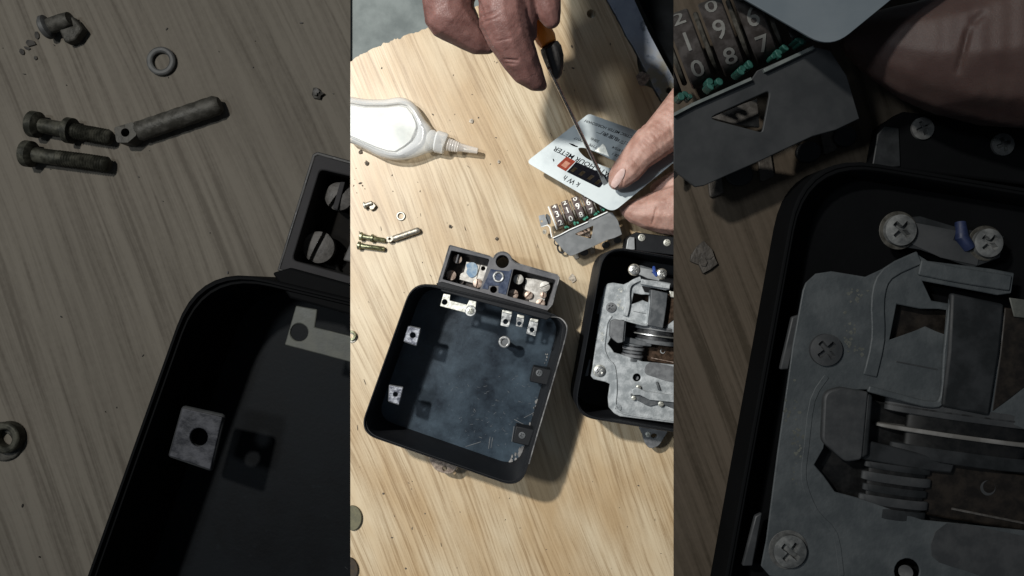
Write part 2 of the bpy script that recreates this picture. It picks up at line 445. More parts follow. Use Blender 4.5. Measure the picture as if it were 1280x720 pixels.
random.seed(11)
edge = [(438, 77), (446, 71), (455, 66), (462, 63.5), (467, 60), (474, 58), (480, 53.5), (487, 52.5), (493, 49), (501, 48), (509, 43), (517, 42), (527, 37.5), (545, 31), (566, 20), (590, 11), (612, 0), (640, -30)]
rough_edge = []
for a, b in zip(edge, edge[1:]):
    for k in range(4):
        t = k / 4; rough_edge.append((a[0] + (b[0] - a[0]) * t + (random.uniform(-.5, .5) if k else 0), a[1] + (b[1] - a[1]) * t + random.uniform(-.9, .9)))
rough_edge[0] = (438, 77)
crack = [(745, -30), (757, 0), (764, 12), (774, 30), (781, 45), (789, 57), (796, 70)] + [(797.5, 86), (799, 97), (806, 107), (815, 110)] + [(822, 122), (829, 133), (850, 172), (900, 262), (1000, 440)]
crack_j = []
for a, b in zip(crack, crack[1:]):
    for k in range(4):
        t = k / 4; crack_j.append((a[0] + (b[0] - a[0]) * t + random.uniform(-.5, .5), a[1] + (b[1] - a[1]) * t))
board_loop = rough_edge + [(640, -30)] + crack_j + [(1040, 460), (1040, 800), (438, 800)]
struct('pale_board', CEN, board_loop, -32, 0, W_PALE, holes=[circle(739, 17, 5.5, 16), circle(763, -4, 6, 16)])
# support under the pale board, board on the left one step lower, board on the right one step higher
m_post = mat('raw_timber', (.20, .15, .09), (.3, .22, .14), px=20, rough=.8)
struct('board_support', CEN, [(700, 100), (830, 300), (1000, 420), (1000, 700), (700, 700)], -270, -33, m_post)
LEFTB = [(-90, -90), (438.0, -90), (438.0, 96), (470, 97), (620, 120), (620, 820), (-90, 820)]
def to_src(pts): return [(640 + (x - 640) / 3.1605, 360 + (y - 360) / 3.1605) for x, y in pts]
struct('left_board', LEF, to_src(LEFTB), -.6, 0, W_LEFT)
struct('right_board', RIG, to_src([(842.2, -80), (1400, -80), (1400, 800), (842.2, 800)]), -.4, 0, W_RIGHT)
m_floor = mat('grey_concrete_floor', (.13, .15, .148), (.21, .235, .23), px=60, rough=.85, bump=.6, bpx=6, detail=8)
FL = Place(1.0, -0.1535, 'pale'); FL.u = K
fl = struct('floor', FL, [(-500, -600), (1800, -600), (1800, 1400), (-500, 1400)], -10, 0, m_floor)
# two battens carry the right board
RS = Place(1.0, 0.0, 'pale')
for yy in (-140, 830):
    struct('board_batten', RS, [(1010, yy), (1080, yy), (1080, yy + 40), (1010, yy + 40)], -270, 146, m_post)

def metal_strip():
    c = CEN; c.origin = c.p(800, 60)
    m, nt, B, N, L = nodes('scuffed_painted_metal')
    g = N('ShaderNodeNewGeometry'); t = N('ShaderNodeTexNoise'); t.inputs['Scale'].default_value = 90; t.inputs['Detail'].default_value = 6; t.inputs['Roughness'].default_value = .65
    L(g.outputs['Position'], t.inputs['Vector']); r = N('ShaderNodeValToRGB'); L(t.outputs['Fac'], r.inputs[0])
    e = r.color_ramp.elements; e[0].position = .33; e[0].color = (.10, .12, .15, 1); e[1].position = .42; e[1].color = (.26, .30, .37, 1)
    e2 = e.new(.7); e2.color = (.33, .375, .45, 1)
    # glue stain at the lower end
    s = N('ShaderNodeSeparateXYZ'); L(g.outputs['Position'], s.inputs[0]); mr = N('ShaderNodeMapRange'); L(s.outputs['Y'], mr.inputs[0])
    mr.inputs[1].default_value = .178; mr.inputs[2].default_value = .152; a = N('ShaderNodeMath'); a.operation = 'MULTIPLY'; a.use_clamp = True
    t3 = N('ShaderNodeMapRange'); L(t.outputs['Fac'], t3.inputs[0]); t3.inputs[1].default_value = .38; t3.inputs[2].default_value = .55
    L(mr.outputs[0], a.inputs[0]); L(t3.outputs[0], a.inputs[1])
    mx = N('ShaderNodeMix'); mx.data_type = 'RGBA'; L(a.outputs[0], mx.inputs['Factor']); L(r.outputs[0], mx.inputs['A']); mx.inputs['B'].default_value = (.25, .23, .17, 1)
    L(mx.outputs['Result'], B.inputs['Base Color']); B.inputs['Roughness'].default_value = .5; B.inputs['Metallic'].default_value = .2
    loop = [(747, -30), (759, 0), (766, 12), (776, 30), (783, 45), (791, 57), (799, 72), (808, 90), (817, 108), (831, 133), (852, 172), (900, 255), (930, 250), (842, 97), (829, 74), (812, 42), (793, 0), (780, -30)]
    o = plate(c, 'metal_strip', loop, -30, 1.2, m, None, holes=[circle(836.5, 113, 4, 16)], bevel=.5)
    tag(o, 'scuffed blue grey metal strip with a small round hole along the board edge', 'metal strip')
metal_strip()
def added_dark_sheet():  # sheet added to turn the floor beyond the strip dark
    c = CEN; c.origin = c.p(850, 20)
    o = plate(c, 'added_dark_sheet', rounded([(778, -60), (990, -60), (990, 250), (930, 250), (812, 28), (800, 4)], 6), -60, -36, mat('added_sheet_matt_black', (.003, .0035, .004), (.006, .007, .008), px=40, rough=.9, spec=.05), None)
    tag(o, 'matt black sheet added to darken the area beyond the metal strip, top right', 'sheet')
added_dark_sheet()

# ------------------------------------------------------------------ open empty housing
def housing(c, zk, lab, nosub=False):
    c.zk = zk; m = c.m
    t = thing(c, 'meter_housing', lab, 'meter housing', (580, 480))
    H = 80
    corners = [(516, 350), (714, 397), (652, 612), (448, 541)]
    rad = [30, 28, 26, 24]
    def inset(d):
        cs = []; n = 4
        for i in range(4):
            a, b, e = Vector(corners[i - 1]), Vector(corners[i]), Vector(corners[(i + 1) % 4])
            u1 = (a - b).normalized(); u2 = (e - b).normalized(); s = math.sin(u1.angle(u2))
            cs.append(tuple(b + (u1 + u2) * d / s))
        return rounded(cs, [r * 1.0 for r in rad], 9)
    def wloop(lp, zref, z): return [Vector((v.x, v.y, c.h(z))) for v in (c.p(x, y, zref) for x, y in lp)]
    bm = bmesh.new()
    def jig(lp, amp):
        return [v + Vector((mnoise.noise(v * (0.02 / c.u) * 6), mnoise.noise(v * (0.02 / c.u) * 6 + Vector((9, 9, 9))), 0)) * amp * c.u for v in lp]
    L0 = wloop(inset(0), H, 0); L1 = wloop(inset(0), H, H - 1); L1b = wloop(inset(.6), H, H)
    L2 = wloop(inset(1.3), H, H); L3 = wloop(inset(1.6), H, H - 3); L4 = wloop(inset(2.6), H, H - 3); L5 = wloop(inset(3.0), H, H - 6); L6 = wloop(inset(4), H, 10); L7 = wloop(inset(6), H, 4)
    rings = [[bm.verts.new(v) for v in l] for l in (L0, L1, L1b, L2, L3, L4, L5, L6, L7)]
    n = len(rings[0])
    for a, b in zip(rings, rings[1:]):
        for i in range(n): bm.faces.new((a[i], a[(i + 1) % n], b[(i + 1) % n], b[i]))
    bm.faces.new(rings[-1]); bm.faces.new(rings[0][::-1])
    finish(c, 'case', bm, m['case_side'], t, smooth=True, auto=40)
    bm = bmesh.new(); prism(bm, c, inset(3.6), 3, 4.4)
    for v in bm.verts: v.co.x, v.co.y = v.co.x * (D - c.h(H)) / (D - c.h(4.4)), v.co.y * (D - c.h(H)) / (D - c.h(4.4))
    finish(c, 'case_floor', bm, m['case'], t)
    # groove line running down the inside of the right wall
    plate(c, 'rim_lip', [(704, 402), (707, 405), (703, 440), (669, 548), (660, 580), (657, 580), (664, 552), (699, 441)], H - 14, H - 5, m['case_side'], t, bevel=.3)
    # terminal block
    out = [(561, 307), (563, 306), (612, 319.5)] + [(628 + 12.5 * math.cos(a), 326.5 + 12.5 * math.sin(a)) for a in [math.radians(q) for q in range(200, 351, 15)]] + [(645, 328), (697, 343), (700, 347), (691, 381), (682, 391), (547, 353)]
    TB = 66
    h1 = rounded([(564, 313), (612, 324), (600, 362), (553, 349)], 2, 3); h2 = rounded([(642, 336), (695, 350), (685, 383), (634, 370)], 2, 3)
    tb = plate(c, 'terminal_block', out, 4, TB, m['block'], t, holes=[h1, h2, circle(628, 327, 8.2, 24), circle(617, 362, 4.3, 18)], bevel=.5)
    for hl in (h1, h2):
        big = [((x - sum(q[0] for q in hl) / len(hl)) * 1.02 + sum(q[0] for q in hl) / len(hl), (y - sum(q[1] for q in hl) / len(hl)) * 1.02 + sum(q[1] for q in hl) / len(hl)) for x, y in hl]
        bm = bmesh.new(); prism(bm, c, big, 30, 37); finish(c, 'compartment_floor', bm, m['void'], tb)
    bm = bmesh.new(); oi = []
    cx_, cy_ = 622, 348
    def pull(lp, d):
        o_ = []
        for i in range(len(lp)):
            a, b, e = Vector(lp[i - 1]), Vector(lp[i]), Vector(lp[(i + 1) % len(lp)])
            n1_, n2_ = (b - a).normalized(), (e - b).normalized(); nn = Vector((-n1_.y - n2_.y, n1_.x + n2_.x)).normalized(); o_.append(tuple(b + nn * d))
        return o_
    prism(bm, c, pull(out, .1), TB - 1, TB + .6, holes=[pull(out, 1.5)]); finish(c, 'worn_edge', bm, m['worn_edge'], tb, bevel=.3)
    plate(c, 'centre_panel', [(613.5, 336), (618, 337), (636, 339), (640, 336.5), (632.5, 368.5), (623, 366), (623, 357), (611, 357), (610, 362), (602.5, 360.5)], TB, TB + .9, m['navy'], tb, bevel=.2)
    # barrier ribs inside the compartments
    plate(c, 'rib', [(572, 318), (574, 318), (571, 329), (569, 328.5)], 37, 56, m['block'], tb)
    pm = m['terminal_plate']
    plate(c, 'contact_plate', [(583, 327), (600, 331), (594, 355), (573, 349), (576, 342), (580, 340)], 38, 44, pm, tb, bevel=.6)
    plate(c, 'contact_plate', [(601, 331), (610.5, 333.5), (603, 361), (593, 358), (597, 345)], 40, 50, pm, tb, holes=[circle(604, 335.5, 2.8, 14)], bevel=.6)
    bm = bmesh.new(); prism(bm, c, smoothloop([(583, 330), (592, 328), (597, 334), (595, 344), (588, 347), (583, 341), (584, 336)], 3), 43.5, 45.5); finish(c, 'blue_stain', bm, m['blue_stain'], tb)
    plate(c, 'contact_plate', [(657, 347.5), (672, 349), (687, 352.5), (683, 368), (679, 382.5), (670, 381), (661, 378), (664, 366), (656, 362)], 40, 46, pm, tb, bevel=.6)
    for (x, y, r, a, z, k) in [(572, 324, 5.5, .9, 50, 'copper'), (564, 344, 6.2, 1.1, 50, 'copper'), (597, 354, 5.6, 1.4, 52, 'copper'), (648, 349, 6.3, 1.3, 52, 'terminal_plate'), (641.5, 368, 6.3, .1, 52, 'copper'),
                               (660.7, 369, 5, .8, 48, 'copper'), (681, 358, 6.3, .4, 50, 'terminal_plate'), (675.5, 379, 5.6, .9, 50, 'copper'), (679, 369, 4, 1.5, 48, 'copper')]:
        s = screw_head(c, 'screw', x, y, z, r, m[k], tb, 'slot', a, 3.0)
        tube(c, 'shank', [(x, y, 36, r * .5), (x, y, z - 1.4, r * .5)], m['copper'], s, n=10)
    for (x, y, r) in [(659, 356.5, 6.2), (575, 351, 5.2)]:
        ring(c, 'bushing', x, y, 37, r, r * .72, 5, m['void'], tb)
    rg = ring(c, 'eyelet', 623, 346, TB, 7.4, 4.2, 2.5, m['steel'], tb, bevel=1.0)
    screw_head(c, 'screw', 623, 346, TB - .5, 4.0, m['zinc'], rg, 'cross', .5, 1.5)
    # hinge ledge between terminal block and case
    plate(c, 'ledge', [(545, 354), (552, 352), (684, 388), (690, 396), (683, 400), (620, 383), (552, 364)], H - 14, H - 6, m['case_side'], t, bevel=.8)
    # long nickel bracket
    zb = 68
    b1 = plate(c, 'long_bracket', [(554.5, 367), (563, 368.5), (562, 375.5), (584, 381), (586.5, 375), (595.5, 377), (593.5, 392), (586, 392), (550, 382.5)], zb, zb + 2, m['nickel'], t, holes=[circle(555.8, 377.6, 3.5, 18)], bevel=.4)
    w = ring(c, 'washer', 588, 388.5, zb + 2.2, 7, 4, 1.6, m['steel'], b1)
    screw_head(c, 'screw', 588, 388.5, zb + 3, 4.6, m['zinc'], b1, 'cross', .6, 2.5)
    # three small nickel tabs
    for q, (x, y, r) in [([(628, 386.5), (641, 389), (635.8, 409), (625.6, 406.8)], (632, 402, 3.2)), ([(646.7, 392.6), (656, 394.6), (652.8, 409.3), (644.6, 407.6)], (649.2, 404.4, 2.6)),
                         ([(663.2, 397.5), (673.5, 399.5), (669.2, 420.4), (657.6, 416.8)], (665, 412.2, 3.0))]:
        cx = sum(a[0] for a in q) / 4; cy = sum(a[1] for a in q) / 4
        tabo = plate(c, 'contact_tab', rounded(q, .8, 2), 60, 61.6, m['steel'], t, holes=[circle(x, y, r, 16)], bevel=.3)
        ql = [(q[0][0] + .4, q[0][1] + .3), (q[1][0] - .4, q[1][1] - .1), (q[1][0] - 1.4, q[1][1] + 4), (q[0][0] - .6, q[0][1] + 3.6)]
        plate(c, 'tab_bend', ql, 61.8, 64.5, m['nickel'], tabo, bevel=.5)
    # square lugs fixed to the left wall
    for q, (x, y, r), mm in [([(509, 406.5), (526.3, 410.3), (521, 433), (503.3, 427)], (516, 419, 3.6), 'steel'), ([(486, 481), (504.3, 484), (498.8, 507), (484.8, 502)], (494.3, 493, 3.0), 'steel')]:
        lg = plate(c, 'square_lug', q, 57, 62, m['magnet'], t, holes=[circle(x, y, r, 18)], bevel=1.2)
        qq = [((a - x) * .92 + x, (b - y) * .92 + y) for a, b in q]
        plate(c, 'lug_face', qq, 62.1, 63.2, m['lug'], lg, holes=[circle(x, y, r, 18)], bevel=.6)
    # dark lugs in the far corners of the floor
    for q, (x, y) in [([(667, 458), (690, 462), (684, 482), (662, 477)], (674, 466)), ([(645, 532.5), (668, 537), (661, 558), (640.5, 553)], (652.5, 544))]:
        lg = plate(c, 'corner_lug', q, 24, 46, m['case_side'], t, bevel=1.2)
        screw_head(c, 'screw', x, y, 46, 4.2, m['dark_bracket'], lg, 'cross', .3, 1.6)
    bm = bmesh.new(); rs = random.Random(8)
    for (x0, y0, x1, y1, w_, k_) in [(678, 482, 656, 556, 3.0, 26), (656, 558, 640, 580, 5.0, 14), (686, 430, 678, 470, 1.6, 8), (600, 574, 640, 586, 2.0, 8)]:
        for k in range(k_):
            s_ = rs.random(); x, y = x0 + (x1 - x0) * s_ + rs.gauss(0, w_ * .5), y0 + (y1 - y0) * s_ + rs.gauss(0, 1.5); r_ = rs.uniform(.5, 1.0) * w_ * .55
            lp = [(x + r_ * rs.uniform(.5, 1.2) * math.cos(a), y + 1.5 * r_ * rs.uniform(.5, 1.4) * math.sin(a)) for a in [2 * math.pi * j / 8 for j in range(8)]]
            prism(bm, c, lp, 3.5, 5 + rs.random() * .8)
    finish(c, 'caked_dust', bm, m['worn_edge'], t, kind='stuff')
    # worn pale lip along the right and upper right rim
    lip = [(690, 396), (700, 397), (707, 403), (709.5, 412), (705, 432), (698, 456), (684, 504), (671, 548), (662, 580)]
    bm = bmesh.new(); a_ = smoothloop(lip, 4, closed=False); b_ = [(x - 1.7, y + .4) for x, y in a_]; prism(bm, c, a_ + b_[::-1], H - 1, H + .6); finish(c, 'worn_edge', bm, m['worn_edge'], t, bevel=.3)
    # threaded post with washer
    tube(c, 'post', [(630.5, 428, 4, 4.6), (630.5, 428, 36, 4.6)], m['dark_bracket'], t)
    w = ring(c, 'washer', 630.5, 427.5, 36, 7.6, 4.0, 2.2, m['steel'], t, bevel=1)
    screw_head(c, 'stud', 630.5, 427.5, 34, 3.8, m['dark_bracket'], t, 'cross', 0, 1.2)
    if not nosub:
        plate(c, 'mounting_ear', smoothloop([(538, 572), (570, 580), (568, 589), (561, 592.5), (548, 589.5), (541, 583)], 3), 18, 24, m['ear'], t, holes=[circle(556, 586, 3, 14)], bevel=.8)
    # scratches on the case floor: raised burrs of scraped plastic
    bm = bmesh.new(); rs = random.Random(5)
    for k in range(90):
        x = 560 + rs.random() * 110; y = 470 + rs.random() * 90
        if (x - 448) * .33 + 541 - 14 < y + 40 and rs.random() < .55: continue
        a = rs.uniform(-1, 1); l = rs.uniform(.6, 4.5); w = rs.uniform(.12, .35); dx, dy = math.cos(a), math.sin(a)
        prism(bm, c, [(x, y), (x + dx * l, y + dy * l), (x + dx * l - dy * w, y + dy * l + dx * w), (x - dy * w, y + dx * w)], 3.5, 4.5)
    for (x0, y0, x1, y1, w) in [(613, 546, 611, 561, .7), (616, 547, 614, 560, .5), (582, 558, 601, 552, .5), (643, 524, 662, 534, .6), (655, 522, 668, 515, .5), (609, 574, 621, 578, .6), (643, 533, 640, 552, .7)]:
        n_ = Vector((y0 - y1, x1 - x0)).normalized() * w
        prism(bm, c, [(x0, y0), (x1, y1), (x1 + n_.x, y1 + n_.y), (x0 + n_.x, y0 + n_.y)], 3.5, 4.8)
    finish(c, 'scratches', bm, m['magnet'], t, kind='stuff')
    c.zk = 1
    return t

# ------------------------------------------------------------------ loose hardware
def small_screw(c, lab):
    m = c.m; t = thing(c, 'small_screw', lab, 'screw', (460, 258), )
    tube(c, 'head', [(454.6, 257.2, 4.6, 3.9), (455.3, 257.0, 4.6, 4.6), (456.6, 256.6, 4.6, 4.6), (457.4, 256.3, 4.6, 3.2)], m['zinc'], t, n=22)
    tube(c, 'shank', [(457, 256.5, 4.7, 3.0), (462, 254.7, 5.4, 3.0), (465.3, 253.5, 6, 2.7)], m['rod_steel'], t, n=16)
    plate(c, 'square_nut', rounded([(459.5, 255.2), (466, 252.2), (470, 257.2), (467, 261.5), (463, 263)], 1.2, 3), 1, 5.4, m['rod_steel'], t, bevel=.7)
def washer(c, lab):
    c.origin = c.p(500.5, 270)
    o = ring(c, 'ring_washer', 500.8, 270, .1, 5.7, 3.4, 2.2, c.m['zinc'], None, bevel=.7, n=40)
    tag(o, lab, 'washer')
def bolt(c, lab, x0, y0, x1, y1, collar=None):
    m = c.m; t = thing(c, 'machine_screw', lab, 'screw', ((x0 + x1) / 2, (y0 + y1) / 2))
    d = Vector((x1 - x0, y1 - y0)).normalized(); z = 5.6
    tube(c, 'head', [(x0 - d.x * .3, y0 - d.y * .3, z, 3.6), (x0 + d.x * .6, y0 + d.y * .6, z, 5.2), (x0 + d.x * 3.2, y0 + d.y * 3.2, z, 5.2), (x0 + d.x * 4.4, y0 + d.y * 4.4, z, 3.4)], m['olive_steel'], t, n=24)
    pts = []; L = math.hypot(x1 - x0, y1 - y0); s = 4.2
    while s < L:
        thread = s > L * .42
        pts.append((x0 + d.x * s, y0 + d.y * s, z - .02 * s * 2, 3.0 + (.30 * (1 - abs(((s * .95) % 1) * 2 - 1)) * 2 - .3 if thread else 0))); s += .26
    pts.append((x0 + d.x * (L + .8), y0 + d.y * (L + .8), z - .04 * L, 2.2))
    tube(c, 'shank', pts, m['olive_steel'], t, n=16, auto=60)
    if collar:
        a = collar; tube(c, 'collar', [(x0 + d.x * a, y0 + d.y * a, z - .6, 3.2), (x0 + d.x * (a + .3), y0 + d.y * (a + .3), z - .6, 5.1), (x0 + d.x * (a + 2.6), y0 + d.y * (a + 2.6), z - .6, 5.1), (x0 + d.x * (a + 2.9), y0 + d.y * (a + 2.9), z - .6, 3.2)], m['olive_steel'], t, n=24)
def hinge_rod(c, lab):
    m = c.m; t = thing(c, 'hinge_rod', lab, 'rod', (503, 293))
    d = Vector((523.6 - 490, 287.6 - 299)); L = d.length; d.normalize(); z = 4.6
    pts = []
    for k in range(20):
        s = L * k / 19; r = 3.9 + .12 * math.sin(k * 2.1)
        if k in (0, 19): r = 2.8
        pts.append((491 + d.x * s, 298.6 + d.y * s, z, r))
    tube(c, 'rod', pts, m['rod_steel'], t, n=22, auto=50)
    plate(c, 'eye_block', rounded([(482.5, 296.5), (487, 295.2), (490.2, 294.2), (491.5, 299.5), (488, 302.5), (483.6, 302.5)], 1, 3), .5, 8.2, m['rod_steel'], t, holes=[circle(487, 298.5, 1.7, 16)], bevel=.7)
    screw_head(c, 'rod_end', 522.0, 288.0, z + 1.6, 2.2, m['black'], t, 'slot', 0, .6)
def round_nut(c, lab, cx=438.5, cy=420.5):
    m = c.m; t = thing(c, 'round_nut', lab, 'nut', (cx, cy))
    ring(c, 'barrel', cx, cy - 1, .2, 6.2, 3.4, 5.0, m['olive_steel'], t, bevel=.8)
    ring(c, 'flange', cx, cy + .3, .1, 7.8, 3.6, 1.4, m['rod_steel'], t, bevel=.5)
def chip(c, lab, x, y, r, seed, mkey='paper', name='wood_chip', cat='chip'):
    c.origin = c.p(x, y); rs = random.Random(seed); bm = bmesh.new()
    pts = [(x + r * rs.uniform(.55, 1.1) * math.cos(a), y + r * rs.uniform(.6, 1.15) * math.sin(a)) for a in [2 * math.pi * k / 11 for k in range(11)]]
    prism(bm, c, pts, 0.05, lambda a, b: .9 + .9 * mnoise.noise(Vector((a * .6, b * .6, seed))) + .06 * (a - x) + .5)
    for k in range(3):
        a = rs.uniform(0, 6.28); qx, qy = x + math.cos(a) * r * .3, y + math.sin(a) * r * .3; s = r * .35
        prism(bm, c, [(qx + s * rs.uniform(.6, 1) * math.cos(b), qy + s * rs.uniform(.6, 1) * math.sin(b)) for b in (0, 1.2, 2.4, 3.8, 5)], 0.2, rs.uniform(1.6, 2.6))
    return tag(finish(c, name, bm, c.m[mkey], None), lab, cat)

# ------------------------------------------------------------------ register with number wheels
def register(c, lab, zk=1.0):
    c.zk = zk; m = c.m
    t = thing(c, 'dial_register', lab, 'counter', (725, 290))
    A, Bp, Cq, Dq = (690.6, 297), (758.8, 264.4), (777.5, 295), (706, 317)
    # front plate leans: high along its upper edge, low along the lower one
    def zp(x, y):
        d = (y - 297) + (x - 690.6) * .478
        return 40 - d * .28
    tri = [(717.5, 292.8), (742.3, 281.6), (739, 298.5)]
    loop = [(690.6, 297), (700, 293.2), (711, 287.4), (735, 277), (737, 274), (758.8, 264.4), (766, 266), (772.5, 276), (777.5, 293), (768, 297.5), (758.8, 300), (748, 305), (737.5, 310), (726, 315), (716, 319.5), (712.5, 320), (706, 315), (700, 308)]
    fr = plate(c, 'front_plate', loop, lambda x, y: zp(x, y) - 1.6, zp, m['sheet'], t, holes=[rounded(tri, 1.2, 3)], bevel=.3)
    # folded pale upper edge
    def strip(name, pts, w, z, mm, par, hh=2.5):
        bm = bmesh.new()
        for a, b in zip(pts, pts[1:]):
            n = Vector((-(b[1] - a[1]), b[0] - a[0])).normalized() * w
            prism(bm, c, [a, b, (b[0] - n.x, b[1] - n.y), (a[0] - n.x, a[1] - n.y)], z - hh, z)
        return finish(c, name, bm, mm, par, bevel=.2)
    strip('folded_edge', [(690.6, 297), (700, 292.8), (711, 287), (734.5, 276.6)], -1.2, 41.5, m['white_edge'], fr)
    strip('folded_edge', [(739.5, 273.3), (759.2, 264)], -1.5, 41.5, m['white_edge'], fr)
    strip('triangle_rim', [(739, 298.5), (742.3, 281.6)], -.9, 31, m['nickel'], fr, 1)
    plate(c, 'web_plate', [(719, 292.6), (731, 287.3), (737, 285), (738, 296.4), (728, 295)], 18, 20, m['copper'], t)
    # dark rounded plates added as the teeth's shadows, and wire loops
    for (x, y, rx, ry, ro) in [(730, 315.0, 5.6, 4.6, .1), (757.5, 306.2, 5.2, 4.2, -.2), (772, 300, 4.6, 4.2, -.3)]:
        plate(c, 'tooth_shadow', circle(x, y, rx, 18, ry, ro), 2, 4, m['dark_bracket'], t, bevel=.5)
    for (x, y, r, zz) in [(701.2, 311, 6.6, 9), (695.5, 303.5, 4.2, 16)]:
        bm = bmesh.new(); prism(bm, c, circle(x, y, r, 26, r * .72, 1.1), zz, zz + 2, holes=[circle(x, y, r * .62, 26, r * .4, 1.1)])
        finish(c, 'wire_loop', bm, m['black'], t, bevel=.5)
    # comb of pale teeth beside the shadow plates
    for (x, y) in [(720, 319), (740, 312.5), (765, 302)]:
        plate(c, 'comb_tooth', rounded([(x - 3, y - 6), (x + 2.2, y - 8), (x + 4, y + 3.5), (x - 1.6, y + 5.5)], 1.2, 3), .4, 2.2, m['paper'], t, bevel=.4)
    # left hand mounting tab and its bent arm
    plate(c, 'mounting_tab', rounded([(673, 269.5), (680.8, 268), (685.3, 280), (676, 283.3)], 1.4, 3), 30, 31.6, m['sheet'], t, holes=[circle(677.2, 276.6, 1.4, 12)], bevel=.3)
    tube(c, 'bent_arm', [(676.5, 283.4, 30, .7), (680, 282.6, 31, .7), (684.5, 281.4, 31, .7), (687.5, 284.5, 32, .7), (688.4, 290, 34, .7), (689.8, 296.6, 38, .8)], m['white_edge'], t, n=8)
    plate(c, 'arm_plate', smoothloop([(682, 268.5), (685.5, 268.3), (688.3, 273), (688, 280), (684.5, 279)], 3), 26, 28, m['dark_bracket'], t)
    plate(c, 'tab_hole_plate', circle(680.8, 289.6, 2.6, 14, 3.2), 12, 13.5, m['rod_steel'], t)
    # number wheels
    ax = Vector((12.9, -4.9)); pr = Vector((4.9, 12.9)).normalized(); axn = ax.normalized()
    digits = [('2', '3', '4'), ('0', '1', '2'), ('8', '9', '0'), ('7', '6', '5')]
    Rw = 15.5; zc = 29
    def cylpt(cx, cy, along, th, rad):
        x = cx + axn.x * along + pr.x * math.sin(th) * rad; y = cy + axn.y * along + pr.y * math.sin(th) * rad
        # heights are given in the board's own scale
        return Vector((x, y, zc + math.cos(th) * rad * .95))
    def wheel(name, cx, cy, w, rad, mm, knurl=0):
        bm = bmesh.new(); nseg = 48; prev = None; prof = [(-w / 2, rad * .3), (-w / 2, rad - .7), (-w / 2 + .6, rad), (w / 2 - .6, rad), (w / 2, rad - .7), (w / 2, rad * .3)]
        for a, r_ in prof:
            row = []
            for k in range(nseg):
                th = 2 * math.pi * k / nseg; rr = r_ - (knurl if (k % 4 < 2 and r_ > rad * .8) else 0)
                q = cylpt(cx, cy, a, th, rr); row.append(bm.verts.new(c.p(q.x, q.y, q.z)))
            if prev:
                for k in range(nseg): bm.faces.new((prev[k], prev[(k + 1) % nseg], row[(k + 1) % nseg], row[k]))
            prev = row
        return finish(c, name, bm, mm, t, smooth=True, auto=35)
    for i, ds in enumerate(digits):
        cx, cy = 697.5 + ax.x * i, 270.3 + ax.y * i
        wh = wheel('number_wheel', cx, cy, 9.6, Rw, m['wheel'])
        for j, (dg_, th0) in enumerate(zip(ds, (34, -10, -54))):
            vs, fs = text_geo(dg_); bm = bmesh.new(); th0 = math.radians(th0)
            vv = [bm.verts.new((v.x, v.y, 0)) for v in vs]
            for f in fs:
                try: bm.faces.new([vv[k] for k in f])
                except ValueError: pass
            for k in range(-7, 8):
                bmesh.ops.bisect_plane(bm, geom=bm.verts[:] + bm.edges[:] + bm.faces[:], plane_co=(0, k * .07, 0), plane_no=(0, 1, 0))
            for v in bm.verts:
                q = cylpt(cx, cy, v.co.x * 11, th0 - v.co.y * 11 / Rw, Rw + .3); v.co = c.p(q.x, q.y, q.z)
            if c.tone == 'pale' or i > 0: finish(c, 'digit', bm, m['digit'], wh)
            else: bm.free()
    for i in range(5):
        cx, cy = 697.5 + ax.x * (i - .5), 270.3 + ax.y * (i - .5)
        wheel('spacer_wheel', cx, cy, 2.2, Rw - (2.6 if i else -.6), m['white_edge'] if i == 0 else m['rod_steel'])
    wheel('drive_gear', 697.5 + ax.x * 4.1, 270.3 + ax.y * 4.1, 8, Rw - 1, m['dark_bracket'], knurl=2.2)
    rs = random.Random(2)
    for (x, y) in [(707.5, 284.2), (719.5, 278.6), (731.5, 273), (745.5, 266.6), (757, 261)]:
        bm = bmesh.new()
        for k in range(4):
            px, py = x + rs.uniform(-3.4, 3.4), y + rs.uniform(-1.2, 1.2); py -= (px - x) * .4
            prism(bm, c, circle(px, py, rs.uniform(1.1, 2.0), 8, rs.uniform(.8, 1.4), rs.random()), 34, rs.uniform(39, 42))
        finish(c, 'green_pinion', bm, m['green'], t, bevel=.3)
    c.zk = 1
    return t

